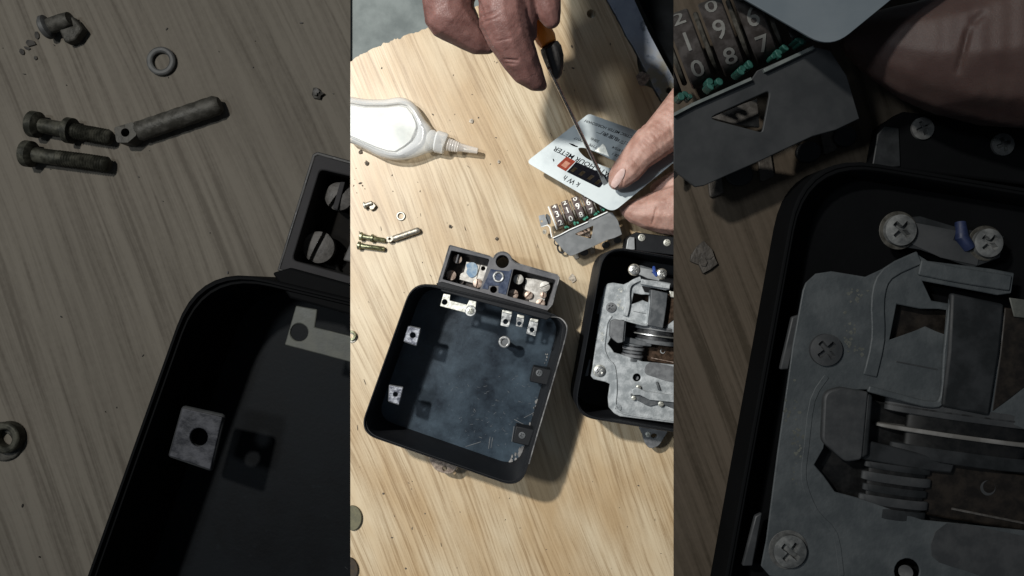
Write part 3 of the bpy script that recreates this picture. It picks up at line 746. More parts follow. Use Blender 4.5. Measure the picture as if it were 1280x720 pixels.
# ------------------------------------------------------------------ complete meter with its casting
def meter(c, lab, zk=1.0):
    c.zk = zk; m = c.m
    t = thing(c, 'open_meter', lab, 'electricity meter', (830, 420)); H = 80
    corners = [(755, 306), (960, 340), (935, 556), (716, 520)]; rad = [30, 28, 28, 28]
    def inset(d, rr=None):
        cs = []
        for i in range(4):
            a, b, e = Vector(corners[i - 1]), Vector(corners[i]), Vector(corners[(i + 1) % 4])
            u1 = (a - b).normalized(); u2 = (e - b).normalized(); cs.append(tuple(b + (u1 + u2) * d / math.sin(u1.angle(u2))))
        return rounded(cs, rr or rad, 9)
    bm = bmesh.new()
    specs = [(0, 0), (0, H - 1), (.6, H), (1.2, H), (1.5, H - 3), (2.4, H - 3), (2.8, H - 6), (4, 8), (6, 4)]
    rings = []
    for d, z in specs:
        rings.append([bm.verts.new(Vector((v.x, v.y, c.h(z)))) for v in (c.p(x, y, H) for x, y in inset(d))])
    n = len(rings[0])
    for a, b in zip(rings, rings[1:]):
        for i in range(n): bm.faces.new((a[i], a[(i + 1) % n], b[(i + 1) % n], b[i]))
    bm.faces.new(rings[-1]); bm.faces.new(rings[0][::-1])
    finish(c, 'case', bm, m['case_side'], t, smooth=True, auto=40)
    # terminal block behind the case
    tb = plate(c, 'terminal_block', rounded([(786, 296), (795, 290), (960, 312), (955, 332), (783, 312)], 2, 3), 2, 40, m['case_side'], t, bevel=1)
    plate(c, 'block_cheek', RL([(1097, 168), (1106, 158), (1124, 160), (1126, 208), (1090, 212)]), 40.2, 44, m['sheet'] if c.s < 2 else m['dark_bracket'], tb, bevel=.6)
    for q in ((1152, 161), (1252, 181)):
        x, y = R(*q); screw_head(c, 'screw', x, y, 40.2, 4.4, m['zinc'], tb, 'cross', .4, 1.6)
    # foot
    ft = plate(c, 'mounting_foot', smoothloop([(800, 530), (833, 536), (829, 549), (822, 558), (812, 560), (806, 553), (803, 543)], 3), 16, 22, m['magnet'], t, holes=[circle(818, 545, 4, 14, 3)], bevel=.8)
    screw_head(c, 'screw', 810, 543, 22, 3.4, m['zinc'], ft, 'slot', .3, 1.4)
    # casting plate
    ZF = 62
    fo = RL([(1007, 354), (1020, 342), (1040, 339), (1082, 346), (1110, 333), (1146, 317), (1160, 326), (1240, 336), (1268, 341), (1264, 367), (1247, 369), (1153, 351)]) + [(806, 365), (842, 371), (930, 390), (905, 538), (842, 529), (775, 520.5)]
    fo += [(768, 517), (761, 509), (760, 497), (762.5, 480), (757, 477.5), (742, 474), (738.5, 470), (740.5, 460), (745, 425), (751, 383), (755, 361)]
    opening = RL([(1121, 380), (1150, 386), (1184, 386), (1181, 418), (1157, 409), (1112, 425)])
    slot = RL([(1018, 581), (1030, 560), (1040, 500), (1055, 488), (1086, 487), (1172, 512), (1300, 532), (1420, 560), (1390, 700), (1300, 665), (1153, 650), (1071, 622), (1044, 615), (1030, 595)])
    hole = circle(*R(1134, 714), 5, 18)
    pf = plate(c, 'casting_plate', fo, ZF - 4, ZF, m['casting'], t, holes=[opening, slot, hole], bevel=.8)
    # raised ribs of the casting
    def rib(pts, w, z=ZF + .2, h=2.2, mm='casting'):
        bm = bmesh.new(); pts = smoothloop(pts, 3, closed=False)
        L_, R_ = [], []
        for i, q in enumerate(pts):
            a, b = Vector(pts[max(0, i - 1)]), Vector(pts[min(len(pts) - 1, i + 1)]); d = (b - a).normalized(); nn = Vector((-d.y, d.x)) * w / 2
            L_.append((q[0] + nn.x, q[1] + nn.y)); R_.append((q[0] - nn.x, q[1] - nn.y))
        prism(bm, c, L_ + R_[::-1], z - .6, z + h); return finish(c, 'rib', bm, m[mm], pf, bevel=.5)
    rib(RL([(1034, 470), (1016, 500), (1008, 560), (1005, 600), (1020, 640), (1044, 668), (1052, 720)]), 2.2, h=1.2)
    rib([R(1052, 720), (770.5, 490), (769.5, 505), (774, 514), (790, 519), (842, 526), (880, 531)], 2.2, h=1.4)
    rib(RL([(1150, 322), (1110, 342), (1098, 372), (1098, 424), (1088, 470)]), 5.5, h=4)
    rib(RL([(1150, 334), (1200, 344), (1264, 354)]), 6.2, h=5)
    rib(RL([(1086, 486), (1130, 498), (1166, 506), (1180, 496), (1184, 440), (1192, 372)]), 2.6, h=7)
    rib(RL([(1120, 452), (1172, 462)]), .6, h=.5, mm='magnet')
    rib(RL([(1146, 378), (1184, 384)]), 2.4, z=ZF - 3, h=2)
    plate(c, 'inner_floor', RL([(1100, 372), (1200, 380), (1200, 440), (1100, 440)]), 30, 33, m['shaft_brown'], t)
    plate(c, 'ramp', RL([(1108, 430), (1157, 408), (1184, 420), (1184, 450), (1108, 450)]), ZF - 9, ZF - 4.4, m['casting'], t)
    # rough white wear of the casting: raised flakes
    bm = bmesh.new(); rs = random.Random(3)
    for (cx, cy, sx, sy, k_) in [(1072, 372, 12, 9, 14), (1062, 420, 9, 26, 22), (998, 560, 9, 40, 26), (990, 520, 8, 30, 14), (1075, 440, 6, 8, 8)]:
        for k in range(k_):
            x, y = R(rs.gauss(cx, sx * .5), rs.gauss(cy, sy * .5)); r_ = rs.uniform(.25, .9)
            prism(bm, c, [(x + r_ * rs.uniform(.5, 1.3) * math.cos(a), y + r_ * rs.uniform(.5, 1.3) * math.sin(a)) for a in (0, 1.1, 2.2, 3.3, 4.4, 5.3)], ZF - .5, ZF + rs.uniform(.15, .5))
    finish(c, 'flaked_paint', bm, m['nickel'], pf, kind='stuff')
    for q in ([(990, 396), (1001, 393), (986, 462), (975, 462)], [(944, 645), (953, 641), (941, 708), (928, 708)]):
        plate(c, 'side_tab', RL(q), 44, 54, m['magnet'], t, bevel=.6)
    # screws of the casting
    x, y = R(1031, 437); s = screw_head(c, 'screw', x, y, ZF + .2, 6.3, m['magnet'], pf, 'cross', .7, 2.4)
    for (x, y) in [(749.3, 463.6)]:
        ring(c, 'washer', x, y, ZF + .1, 7.8, 4, 1.2, m['zinc'], pf); screw_head(c, 'screw', x, y, ZF + 1.6, 6.4, m['steel'], pf, 'cross', .9, 3)
    screw_head(c, 'screw', 772, 510, ZF + .2, 4.6, m['casting'], pf, 'cross', .2, 1.5)
    hx, hy = R(1134, 714); tube(c, 'stud', [(hx, hy, 20, 2.6), (hx - .6, hy + .3, 54, 2.6)], m['dark_bracket'], t)
    # brass terminal link with two screws
    lk = plate(c, 'contact_link', RL([(1105, 275), (1150, 270), (1200, 285), (1255, 295), (1250, 322), (1215, 335), (1150, 312), (1105, 305)]), 58, 60, m['dark_bracket'], t, bevel=.5)
    plate(c, 'link_strap', RL([(1142, 278), (1196, 288), (1192, 300), (1226, 312), (1222, 332), (1176, 322), (1140, 305)]), 60.2, 62, m['sheet'], t, bevel=.4)
    for (x, y), r_ in ((R(1123, 288), 7.6), (R(1232, 304), 7.0)):
        ring(c, 'washer', x, y, 61, r_, r_ * .6, 1.6, m['rod_steel'], t); screw_head(c, 'screw', x, y, 62.6, r_ * .8, m['steel'], t, 'cross', .8, 3.2)
    bx, by = R(1202, 297); tube(c, 'blue_wire', [(bx - .5, by - 6, 58, 2.0), (bx, by, 64, 2.6), (bx + 3, by + 4, 62, 2.4)], m['blue'], t, n=12)
    # upright dark bracket
    br = plate(c, 'upright_bracket', RL([(1190, 366), (1256, 380), (1250, 440), (1237, 520), (1178, 508), (1186, 440)]), ZF - 2, ZF + 12, m['dark_bracket'], t, bevel=1)
    plate(c, 'bracket_cheek', RL([(1256, 384), (1300, 392), (1300, 470), (1262, 500), (1240, 516), (1250, 440)]), ZF - 8, ZF + 2, m['shaft_brown'], br, bevel=.6)
    plate(c, 'notch_plate', RL([(1262, 372), (1320, 380), (1320, 402), (1268, 396)]), ZF + 4, ZF + 7, m['nickel'], br, bevel=.4)
    plate(c, 'white_pad', RL([(1247, 458), (1262, 448), (1300, 470), (1300, 545), (1236, 518)]), ZF - 3, ZF + 1, m['casting'], br)
    # disc, magnet and worm
    plate(c, 'slot_floor', [(755, 400), (940, 430), (930, 475), (755, 455)], 20, 24, m['black'], t)
    plate(c, 'shaft_bed', RL([(1120, 560), (1420, 625), (1400, 690), (1280, 665), (1160, 645)]), 30, 44, m['shaft_brown'], t, bevel=1)
    axd = Vector((-.134, 1)).normalized(); rc = Vector(R(1205, 552))
    def drum(name, t0, t1, rad, mm, par, zc=44, cx=None, ch=.8):
        q = cx or rc; bm = bmesh.new()
        pts = [(q.x + axd.x * a_, q.y + axd.y * a_, zc, r_) for a_, r_ in ((t0, rad - ch), (t0 + .3, rad), (t1 - .3, rad), (t1, rad - ch))]
        tube_bm(bm, c, pts, 64, True, c.zk); return finish(c, name, bm, mm, par, smooth=True, auto=30, weld=False)
    ro = drum('rotor', -16, 9, 24, m['black'], t, 40)
    drum('rotor_disc', -13.5, -8.5, 33, m['magnet'], ro, 34)
    drum('rotor_disc', -3.2, -1.6, 36, m['disc'], ro, 33)
    drum('rotor_disc', 3.5, 8.5, 29, m['dark_bracket'], ro, 36)
    drum('groove', -11.5, -10.4, 33.2, m['coil'], ro, 34)
    mg = plate(c, 'drag_magnet', rounded(RL([(1031, 490), (1052, 484), (1086, 490), (1078, 575), (1058, 578), (1028, 552)]), [5, 5, 1, 2, 4, 5], 5), 50, 74, m['magnet'], t, bevel=2.0)
    rib2 = plate(c, 'magnet_cap', RL([(1083, 491), (1092, 494), (1086, 570), (1076, 574)]), 50, 72, m['dark_bracket'], t, bevel=1)
    plate(c, 'pole_piece', RL([(1076, 555), (1090, 552), (1195, 578), (1190, 592), (1150, 588), (1076, 574)]), 50, 60, m['dark_bracket'], t, bevel=.8)
    sc_ = Vector(R(1118, 612)); sp_ = drum('spool', -9.5, 9.5, 11.5, m['black'], t, 50, sc_)
    for k, (t0, t1, r_) in enumerate([(-10, -7.6, 13.2), (-6, -2.6, 13.8), (-1.2, 1.6, 12.8), (3, 6.4, 13.8), (7.4, 11.4, 13.4)]):
        drum('spool_ring', t0, t1, r_, m['magnet'] if k % 2 else m['dark_bracket'], sp_, 50, sc_, .5)
    bm = bmesh.new(); x, y = R(1235, 610); prism(bm, c, circle(x, y, 3, 20), 44.2, 45, holes=[circle(x + .5, y - .5, 2.5, 20)]); finish(c, 'engraved_mark', bm, m['sheet'], t)
    x0, y0 = R(1190, 636); tube(c, 'brass_wire', [(x0, y0, 46, .5), (x0 + 30, y0 + 6, 46, .5), (x0 + 70, y0 + 14, 46, .5)], m['copper'], t, n=6)
    # lower assembly: pale lever with dark works
    lv = plate(c, 'lever', [(790, 487), (796, 484), (806, 489), (842, 494), (900, 504), (900, 512), (842, 503), (812, 500), (800, 494), (791, 494)], ZF + 4, ZF + 7, m['casting'], t, bevel=.6)
    plate(c, 'works', smoothloop([(789, 492), (800, 495), (815, 500), (842, 503), (880, 510), (880, 522), (845, 512), (826, 505), (812, 508), (800, 502), (790, 497)], 2), ZF + .4, ZF + 3, m['dark_bracket'], t, bevel=.5)
    for (x, y, r_) in [(792, 497.5, 2.8), (826, 505, 3.4), (798, 484, 2.8)]:
        screw_head(c, 'pivot', x, y, ZF + 3.5, r_, m['zinc'], lv, 'slot', .4, 1.6)
    plate(c, 'grey_patch', smoothloop([(812, 453), (842, 458), (880, 462), (880, 478), (842, 478), (820, 472), (806, 466)], 3), ZF + .1, ZF + .7, m['magnet'], pf, bevel=.2)
    plate(c, 'pin', [(820, 478), (822, 477), (826, 488), (823, 488)], ZF + .3, ZF + 3, m['dark_bracket'], t)
    c.zk = 1
    return t

# ------------------------------------------------------------------ face plate
def zcard(x, y): return (.020 + (x - 659) * .0000935 + (y - 202) * .0000659) / K
def face_plate(c, lab, lettering=True):
    m = c.m; t = thing(c, 'face_plate', lab, 'name plate', (720, 200))
    A, Bq, Cq, Dq = (657.5, 202.5), (736, 142), (862, 187), (766, 265.5)
    loop = rounded([A, Bq, Cq, Dq], [5, 7, 6, 14], 8)
    win = [rounded([(702, 206.8), (706.8, 202.6), (711, 205), (706.5, 210.4)], .6, 2)]
    wins = [(717.2, 212), (727.4, 216.6), (738.2, 221.8), (747.5, 227.6)]
    dx, dy = .90, .44; vx, vy = .70, -.62
    for (x, y) in wins:
        win.append([(x - dx * 2.1 - vx * 4, y - dy * 2.1 - vy * 4), (x + dx * 2.1 - vx * 4, y + dy * 2.1 - vy * 4), (x + dx * 2.1 + vx * 4, y + dy * 2.1 + vy * 4), (x - dx * 2.1 + vx * 4, y - dy * 2.1 + vy * 4)])
    slotl = smoothloop([(723, 185.5), (731, 185), (745, 190), (760, 197.5), (774, 204), (771, 209.5), (760, 209.5), (737, 200), (727, 192.5)], 3)
    pl = plate(c, 'plate', loop, lambda x, y: zcard(x, y) - .9, zcard, m['card'], t, holes=(win[1:] + [slotl]) if lettering else (), bevel=.15)
    if not lettering: return t
    ink = mat('black_print', (.003, .003, .005), (.007, .007, .009), px=3, rough=.85, spec=.05)
    red = mat('brick_red_print', (.17, .028, .016), (.26, .05, .03), px=3, rough=.8, spec=.1)
    cop = mat('copper_reel', (.34, .14, .09), (.42, .20, .14), px=3, rough=.6, spec=.2)
    z1 = lambda x, y: zcard(x, y) + .10
    z2 = lambda x, y: zcard(x, y) + .16
    def flat(name, lp, zf, mm, holes=()):
        bm = bmesh.new(); prism(bm, c, lp, lambda x, y: zf(x, y) - .08, zf, holes); return finish(c, name, bm, mm, pl)
    flat('black_window', rounded([(708.4, 214.8), (720, 202.2), (757.5, 219), (758, 224), (749.5, 235.2)], [.5, .5, 2, 2, 3], 4), z1, ink, holes=win[1:])
    flat('red_window', rounded([(695.4, 207.4), (708, 195.6), (719.6, 201.6), (707.2, 214.2)], [1.5, 2, 1, 1], 3), z2, red)
    flat('red_reel', [(701.3, 206.6), (707.3, 200.9), (713, 204), (707, 210.3)], lambda x, y: zcard(x, y) + .3, cop)
    def tx(s, x, y, ang, size, wide=1.0):
        a = math.radians(ang); d = (-math.cos(a), -math.sin(a)); text(c, 'lettering', s, x, y, d[0], d[1], size, z2, ink, pl, wide, upx=(-.66, .75))
    tx('k W h', 714.4, 226.3, 27.5, 9.6, .9)
    tx('WATT-HOUR METER', 731.5, 203.5, 25.5, 9.2, 1.0)
    tx('DD17', 723.5, 174.3, 20, 4.6); tx('TYPE', 741.5, 182.4, 22, 5.0); tx('50Hz', 743.6, 175, 20, 5.2)
    tx('PHASE 1', 773, 195, 22, 4.8); tx('1975/4', 772, 186.2, 21, 5.0)
    tx('上海电度表厂', 768, 172.4, 24, 6.2, 1.25)
    tx('ELECTRIC METER HORISOWH', 764.5, 162.3, 19.5, 5.4, .98)
    flat('arrow_mark', [(710.5, 178.8), (716.5, 180), (719.4, 181.7), (722.5, 183), (722, 184), (718.5, 183.4), (715.2, 182)], z2, ink)
    bm = bmesh.new(); prism(bm, c, [(744, 188.4), (753.4, 179.6), (756, 182), (761.5, 196)], zcard, lambda x, y: zcard(x, y) + (1.4 if x < 757 and y < 186 else .3)); finish(c, 'bent_tab', bm, m['nickel'], pl)
    bm = bmesh.new(); prism(bm, c, [(690.8, 198.6), (692, 198.4), (693, 200.6), (692, 202.5)], z1, z2); finish(c, 'nick', bm, ink, pl)
    return t

# ------------------------------------------------------------------ glue bottle
def bottle(c):
    t = thing(c, 'glue_bottle', 'translucent white glue bottle with a ribbed nozzle lying on the pale board', 'bottle', (480, 160))
    body_m = milky('milky_plastic', (.93, .95, .96), .62, .2); white = mat('white_glue', (.74, .79, .80), (.90, .93, .93), px=26, rough=.15, spec=.6)
    clear = milky('clearer_plastic', (.86, .82, .78), .6, .2)
    pairs = [((405, 119), (405, 130)), ((430, 119.5), (430, 130)), ((455, 123.5), (455, 134.5)), ((480, 124), (482, 134.5)), ((499, 121.5), (499, 132.5)), ((512, 125), (508, 134.5)), ((522, 134), (515, 143)), ((531, 149), (519.5, 153)), ((541, 163), (520.5, 159)), ((543, 187), (518, 167)), ((532, 192), (514, 175)),
             ((519, 197), (505, 182.5)), ((505, 200), (494, 189)), ((490, 200), (484, 188)), ((474, 196), (470, 183.5)), ((458, 188), (455, 177)), ((442, 180.5), (442, 171)), ((420, 172), (420, 163)), ((405, 170), (405, 158))]
    oo = smoothloop([a for a, b in pairs], 4); ii = []
    for k in range(len(pairs)):
        a, b = pairs[k][1], pairs[(k + 1) % len(pairs)][1]
        for j in range(4): ii.append((a[0] + (b[0] - a[0]) * j / 4, a[1] + (b[1] - a[1]) * j / 4))
    def mixl(f): return [((a[0] * (1 - f) + b[0] * f), (a[1] * (1 - f) + b[1] * f)) for a, b in zip(oo, ii)]
    sp = [(.9, .4), (.45, 1.5), (.1, 8), (0, 14), (.10, 20), (.30, 25), (.52, 27.5), (.70, 27), (.80, 23.5), (.90, 22.5), (1.0, 25.2)]
    bm = bmesh.new(); rings = []
    zlast = None
    for f, z in sp: rings.append([bm.verts.new(c.p(x, y, z)) for x, y in mixl(f)])
    n = len(rings[0])
    for a, b in zip(rings, rings[1:]):
        for i in range(n): bm.faces.new((a[i], a[(i + 1) % n], b[(i + 1) % n], b[i]))
    bm.faces.new(rings[0][::-1]); bm.faces.new(rings[-1])
    finish(c, 'body', bm, body_m, t, smooth=True, auto=50)
    inner = mixl(1.04); bm = bmesh.new()
    prism(bm, c, inner, 3, 25.0); finish(c, 'white_contents', bm, white, t, bevel=1.5)
    tube(c, 'neck', [(534, 174.8, 14, 13), (541, 176, 14, 13.6), (544, 176.6, 14, 12), (546, 177, 14, 14), (556, 179.5, 14, 13.4), (557.5, 180, 14, 12)], body_m, t, n=36, auto=40)
    pts = []
    for k in range(18): pts.append((557 + k * .95, 180 + k * .24, 14, 8.6 - k * .12 + .45 * math.sin(k * 1.9)))
    tube(c, 'ribbed_collar', pts, clear, t, n=28, auto=60)
    tube(c, 'nozzle', [(573, 184, 14, 6.4), (576, 184.6, 14, 5.2), (597, 188.6, 14, 3.6), (597.6, 188.8, 14, 2.4)], clear, t, n=24, auto=45)

# ------------------------------------------------------------------ hands and screwdriver
def skin_mat(name, a, b, u, spec=.35, cell=2.2, st=.3):
    m, nt, B, N, L = nodes(name)
    g = N('ShaderNodeNewGeometry')
    def nz(px, det=4, ro=.6, st=(1, 1, 1)):
        mp = N('ShaderNodeMapping'); mp.inputs['Scale'].default_value = st; L(g.outputs['Position'], mp.inputs[0])
        t = N('ShaderNodeTexNoise'); t.inputs['Scale'].default_value = 1 / (px * u); t.inputs['Detail'].default_value = det; t.inputs['Roughness'].default_value = ro; L(mp.outputs[0], t.inputs['Vector']); return t.outputs['Fac']
    r = N('ShaderNodeValToRGB'); L(nz(14), r.inputs[0]); e = r.color_ramp.elements; e[0].position = .36; e[0].color = (*a, 1); e[1].position = .64; e[1].color = (*b, 1)
    L(r.outputs[0], B.inputs['Base Color'])
    B.inputs['Roughness'].default_value = .52; B.inputs['Specular IOR Level'].default_value = spec
    B.inputs['Subsurface Weight'].default_value = .12; B.inputs['Subsurface Radius'].default_value = (1, .3, .2); B.inputs['Subsurface Scale'].default_value = .004
    v = N('ShaderNodeTexVoronoi'); v.feature = 'DISTANCE_TO_EDGE'; v.inputs['Scale'].default_value = 1 / (cell * u); L(g.outputs['Position'], v.inputs['Vector'])
    mr = N('ShaderNodeMapRange'); L(v.outputs[0], mr.inputs[0]); mr.inputs[2].default_value = .12
    ad = N('ShaderNodeMath'); ad.operation = 'ADD'; L(mr.outputs[0], ad.inputs[0])
    ml = N('ShaderNodeMath'); ml.operation = 'MULTIPLY'; ml.inputs[1].default_value = 5; L(nz(7, 6, .6, (.6, 1, 1)), ml.inputs[0]); L(ml.outputs[0], ad.inputs[1])
    bp = N('ShaderNodeBump'); bp.inputs['Strength'].default_value = st; bp.inputs['Distance'].default_value = u * .5; L(ad.outputs[0], bp.inputs['Height']); L(bp.outputs[0], B.inputs['Normal'])
    return m
def hand_mesh(c, name, chains, creases, m, parent, vox=1.2):
    bm = bmesh.new()
    for ch in chains:
        for a, b in zip(ch, ch[1:]):
            L_ = math.hypot(b[0] - a[0], b[1] - a[1]); k_ = max(2, int(L_ / (min(a[3], b[3]) * .22)))
            for k in range(k_ + 1):
                s = k / k_; q = [a[j] + (b[j] - a[j]) * s for j in range(4)]
                P = c.p(q[0], q[1], q[2]); r = q[3] * K * c.s * (D - P.z) / D
                bmesh.ops.create_icosphere(bm, subdivisions=2, radius=r, matrix=Matrix.Translation(P))
    me = bpy.data.meshes.new('tmp'); bm.to_mesh(me); bm.free(); o = bpy.data.objects.new('tmp', me); COL.objects.link(o)
    rm = o.modifiers.new('r', 'REMESH'); rm.mode = 'VOXEL'; rm.voxel_size = vox * c.u
    sm = o.modifiers.new('s', 'SMOOTH'); sm.iterations = 9; sm.factor = .5
    ev = o.evaluated_get(bpy.context.evaluated_depsgraph_get()); m2 = bpy.data.meshes.new_from_object(ev)
    bm = bmesh.new(); bm.from_mesh(m2); bpy.data.objects.remove(o); bm.normal_update()
    off = []
    for v in bm.verts:
        f = (D - v.co.z) / D * K * c.s; px, py = 640 + v.co.x / f, 360 - v.co.y / f; d = 0.5 * mnoise.noise(v.co / (c.u * 16))
        if v.normal.z > -.2:
            for (x0, y0, x1, y1, w, dep) in creases:
                e = Vector((x1 - x0, y1 - y0)); t_ = max(0, min(1, Vector((px - x0, py - y0)).dot(e) / e.length_squared)); q = math.hypot(px - x0 - e.x * t_, py - y0 - e.y * t_)
                d -= dep * math.exp(-(q / w) ** 2) * (1 - abs(2 * t_ - 1) ** 3)
        off.append(v.normal * d * c.u)
    for v, q in zip(bm.verts, off): v.co += q
    return finish(c, name, bm, m, parent, smooth=True, auto=180, weld=False)

def z_(h): return h / K
def right_hand(c, person):
    m = skin_mat('skin_of_right_hand', (.30, .165, .13), (.42, .26, .215), c.u)
    thumb = [(771, 227, z_(.0435), 11), (776, 221, z_(.0445), 15.5), (786, 210, z_(.0455), 19.5), (798, 194, z_(.046), 20.5), (812, 181, z_(.047), 24), (824, 172, z_(.0465), 25), (842, 154, z_(.046), 28), (866, 128, z_(.044), 32), (900, 130, z_(.042), 36)]
    index = [(781, 261, z_(.0235), 7), (787, 262, z_(.023), 11.5), (797, 264, z_(.0225), 17), (812, 265, z_(.0225), 23), (830, 264, z_(.023), 29), (850, 262, z_(.024), 34), (890, 250, z_(.028), 38), (925, 200, z_(.034), 42)]
    middle = [(822, 236, z_(.019), 10), (836, 232, z_(.02), 14), (870, 226, z_(.024), 24), (915, 205, z_(.032), 34)]
    palm = [(900, 130, z_(.042), 36), (935, 170, z_(.038), 46), (960, 220, z_(.036), 46), (1040, 190, z_(.036), 50)]
    cr = [(800, 172, 826, 196, 2.2, 1.4), (806, 168, 830, 190, 1.6, .9), (812, 164, 826, 176, 1.5, .7), (796, 178, 816, 200, 1.4, .8), (789, 196, 803, 214, 1.5, .5), (821, 258, 815, 282, 1.6, 1.8), (836, 150, 842, 172, 1.5, .7),
          (761.5, 232, 779, 240.5, 1.2, 1.0), (783, 207, 777, 236, 1.1, 1.1)]
    o = hand_mesh(c, 'hand', [thumb, index, middle, palm], cr, m, person, .95)
    nail = mat('thumbnail', (.56, .39, .35), (.64, .48, .44), px=6, rough=.22, spec=.6)
    # nail follows the crown of the thumb tip
    bm = bmesh.new(); N_ = 9; grid = []
    a0 = Vector((766, 233.5)); a1 = Vector((780, 211)); n_ = Vector((.85, .53))
    for i in range(N_):
        row = []
        for j in range(N_):
            s = i / (N_ - 1); w = (j / (N_ - 1) * 2 - 1); wd = 8.0 * (1 - .55 * (abs(2 * s - .9)) ** 3.0); q = a0 + (a1 - a0) * s + n_ * w * wd * .62
            zc_, rc = (z_(.0435) + s * z_(.0015)), 11 + s * 7
            zz = zc_ + math.sqrt(max(4, rc * rc - (w * wd * .7) ** 2)) * .93 + .5 - (1 - s) ** 3 * 2.0
            row.append(bm.verts.new(c.p(q.x, q.y, zz)))
        grid.append(row)
    for i in range(N_ - 1):
        for j in range(N_ - 1): bm.faces.new((grid[i][j], grid[i][j + 1], grid[i + 1][j + 1], grid[i + 1][j]))
    finish(c, 'thumbnail', bm, nail, o, smooth=True, auto=90)
def left_hand(c, person):
    m = skin_mat('skin_of_shaded_fist', (.118, .054, .046), (.175, .088, .076), c.u)  # backlit shade of the fist is put into this darker skin
    index = [(677, 107, 202, 7), (668, 100, 206, 14), (657, 86, 212, 20.5), (647, 68, 220, 25), (636, 46, 228, 29), (629, 24, 232, 32), (629, 0, 232, 33), (632, -40, 226, 38)]
    low = [(609, 56, 192, 12), (596, 50, 194, 18), (580, 36, 198, 24.5), (562, 18, 202, 33), (560, -6, 204, 34), (576, -50, 204, 40)]
    third = [(689, 24, 224, 12), (685, 12, 226, 17), (678, -6, 226, 24), (660, -40, 220, 34)]
    palm = [(576, -50, 204, 40), (632, -50, 212, 46), (664, -50, 206, 40)]
    wrist = [(620, -60, 208, 48), (610, -130, 212, 52), (600, -220, 216, 50)]
    cr = [(597, 22, 622, 14, 1.6, 1.4), (600, 30, 626, 20, 1.4, 1.0), (598, 14, 612, 8, 1.4, .9), (628, 74, 650, 76, 1.6, 1.3), (630, 79, 646, 80, 1.2, .8), (599, 0, 604, 26, 2.2, 1.6), (618, 52, 640, 48, 1.5, .5), (598, 28, 624, 76, 1.8, 1.0)]
    bulge = [(645, 0, 228, 28), (652, 24, 226, 20), (660, 42, 222, 12)]
    for ch in (index, low, third, palm, wrist, bulge):
        for k, q in enumerate(ch): ch[k] = (q[0], q[1], q[2] + 20, q[3])
    hand_mesh(c, 'hand', [index, low, third, palm, wrist, bulge], cr, m, person, 1.05)

def screwdriver(c):
    t = thing(c, 'screwdriver', 'slotted screwdriver with an orange handle and black collar, blade on the plate', 'screwdriver', (725, 165))
    steel = mat('polished_shaft_steel', (.28, .27, .27), (.45, .44, .44), px=10, rough=.25, metal=.95)
    ob = mat('orange_handle_plastic', (.75, .20, .02), (.85, .27, .03), px=12, rough=.3); bk = mat('black_collar_rubber', (.010, .009, .009), (.02, .018, .016), px=6, rough=.55, bump=.3)
    zt = zcard(757, 230) + .6
    def at(s): return (756.2 + (692.5 - 756.2) * s, 229 + (98 - 229) * s, zt + 1 + (202 - zt) * s)
    tube(c, 'shaft', [(*at(s), r) for s, r in ((.07, 2.2), (.1, 2.2), (.5, 2.25), (1.02, 2.4), (1.1, 2.4))], steel, t, n=20)
    bm = bmesh.new(); zz = at(0.05)[2]
    a, b = at(.09), at(-.015); n_ = Vector((.9, -.43))
    vs = []
    for (q, w, h_) in ((a, 1.9, 1.9), (((a[0] + b[0]) / 2, (a[1] + b[1]) / 2, (a[2] + b[2]) / 2), 2.9, 1.1), (b, 2.9, .5)):
        vs.append([bm.verts.new(c.p(q[0] + n_.x * w * sx, q[1] + n_.y * w * sx, q[2] + h_ * sz)) for sx, sz in ((-1, -1), (1, -1), (1, 1), (-1, 1))])
    for r0, r1 in zip(vs, vs[1:]):
        for k in range(4): bm.faces.new((r0[k], r0[(k + 1) % 4], r1[(k + 1) % 4], r1[k]))
    bm.faces.new(vs[0][::-1]); bm.faces.new(vs[-1])
    finish(c, 'blade', bm, steel, t, bevel=.2)
    tube(c, 'collar', [(694.5, 98, 200, 5), (694.5, 93, 203, 8.5), (694, 84, 207, 11), (692, 72, 211, 13.5), (689, 62, 214, 14), (686, 56, 216, 12.5)], bk, t, n=6, smooth=False, bevel=1.5)
    tube(c, 'handle', [(686, 56, 212, 11), (682, 48, 212, 13.5), (675, 34, 212, 13), (667, 14, 212, 12), (652, -20, 212, 12)], ob, t, n=8, smooth=False, bevel=1.5)

# ------------------------------------------------------------------ dirt on the pale board
def specks(c, name, pts, label, seed):
    c.origin = c.p(*pts[0][:2]); bm = bmesh.new(); rs = random.Random(seed)
    for (x, y, r, el, a) in pts:
        k = 7; prism(bm, c, [(x + math.cos(a) * r * el * math.cos(b) * rs.uniform(.6, 1.2) - math.sin(a) * r * math.sin(b), y + math.sin(a) * r * el * math.cos(b) + math.cos(a) * r * math.sin(b) * rs.uniform(.6, 1.2)) for b in [2 * math.pi * j / k for j in range(k)]], 0.02, .35 + r * .3)
    o = finish(c, name, bm, c.m['grit'], None, kind='stuff'); o['label'] = label; o['category'] = 'dirt'; return o

# ------------------------------------------------------------------ put everything in place
housing(CEN, 1.0, 'empty black meter housing lying open and tilted on the pale board')
LEF.cut = None
housing(LEF, .55, 'huge black meter housing on the dimmed left board, only its corner in view', nosub=True)
meter(CEN, 'opened black meter with grey casting inside, on the pale board at right')
RIG.cut = (842.0, 1)
meter(RIG, 'huge opened meter with grey casting and disc on the dark right board', .2)

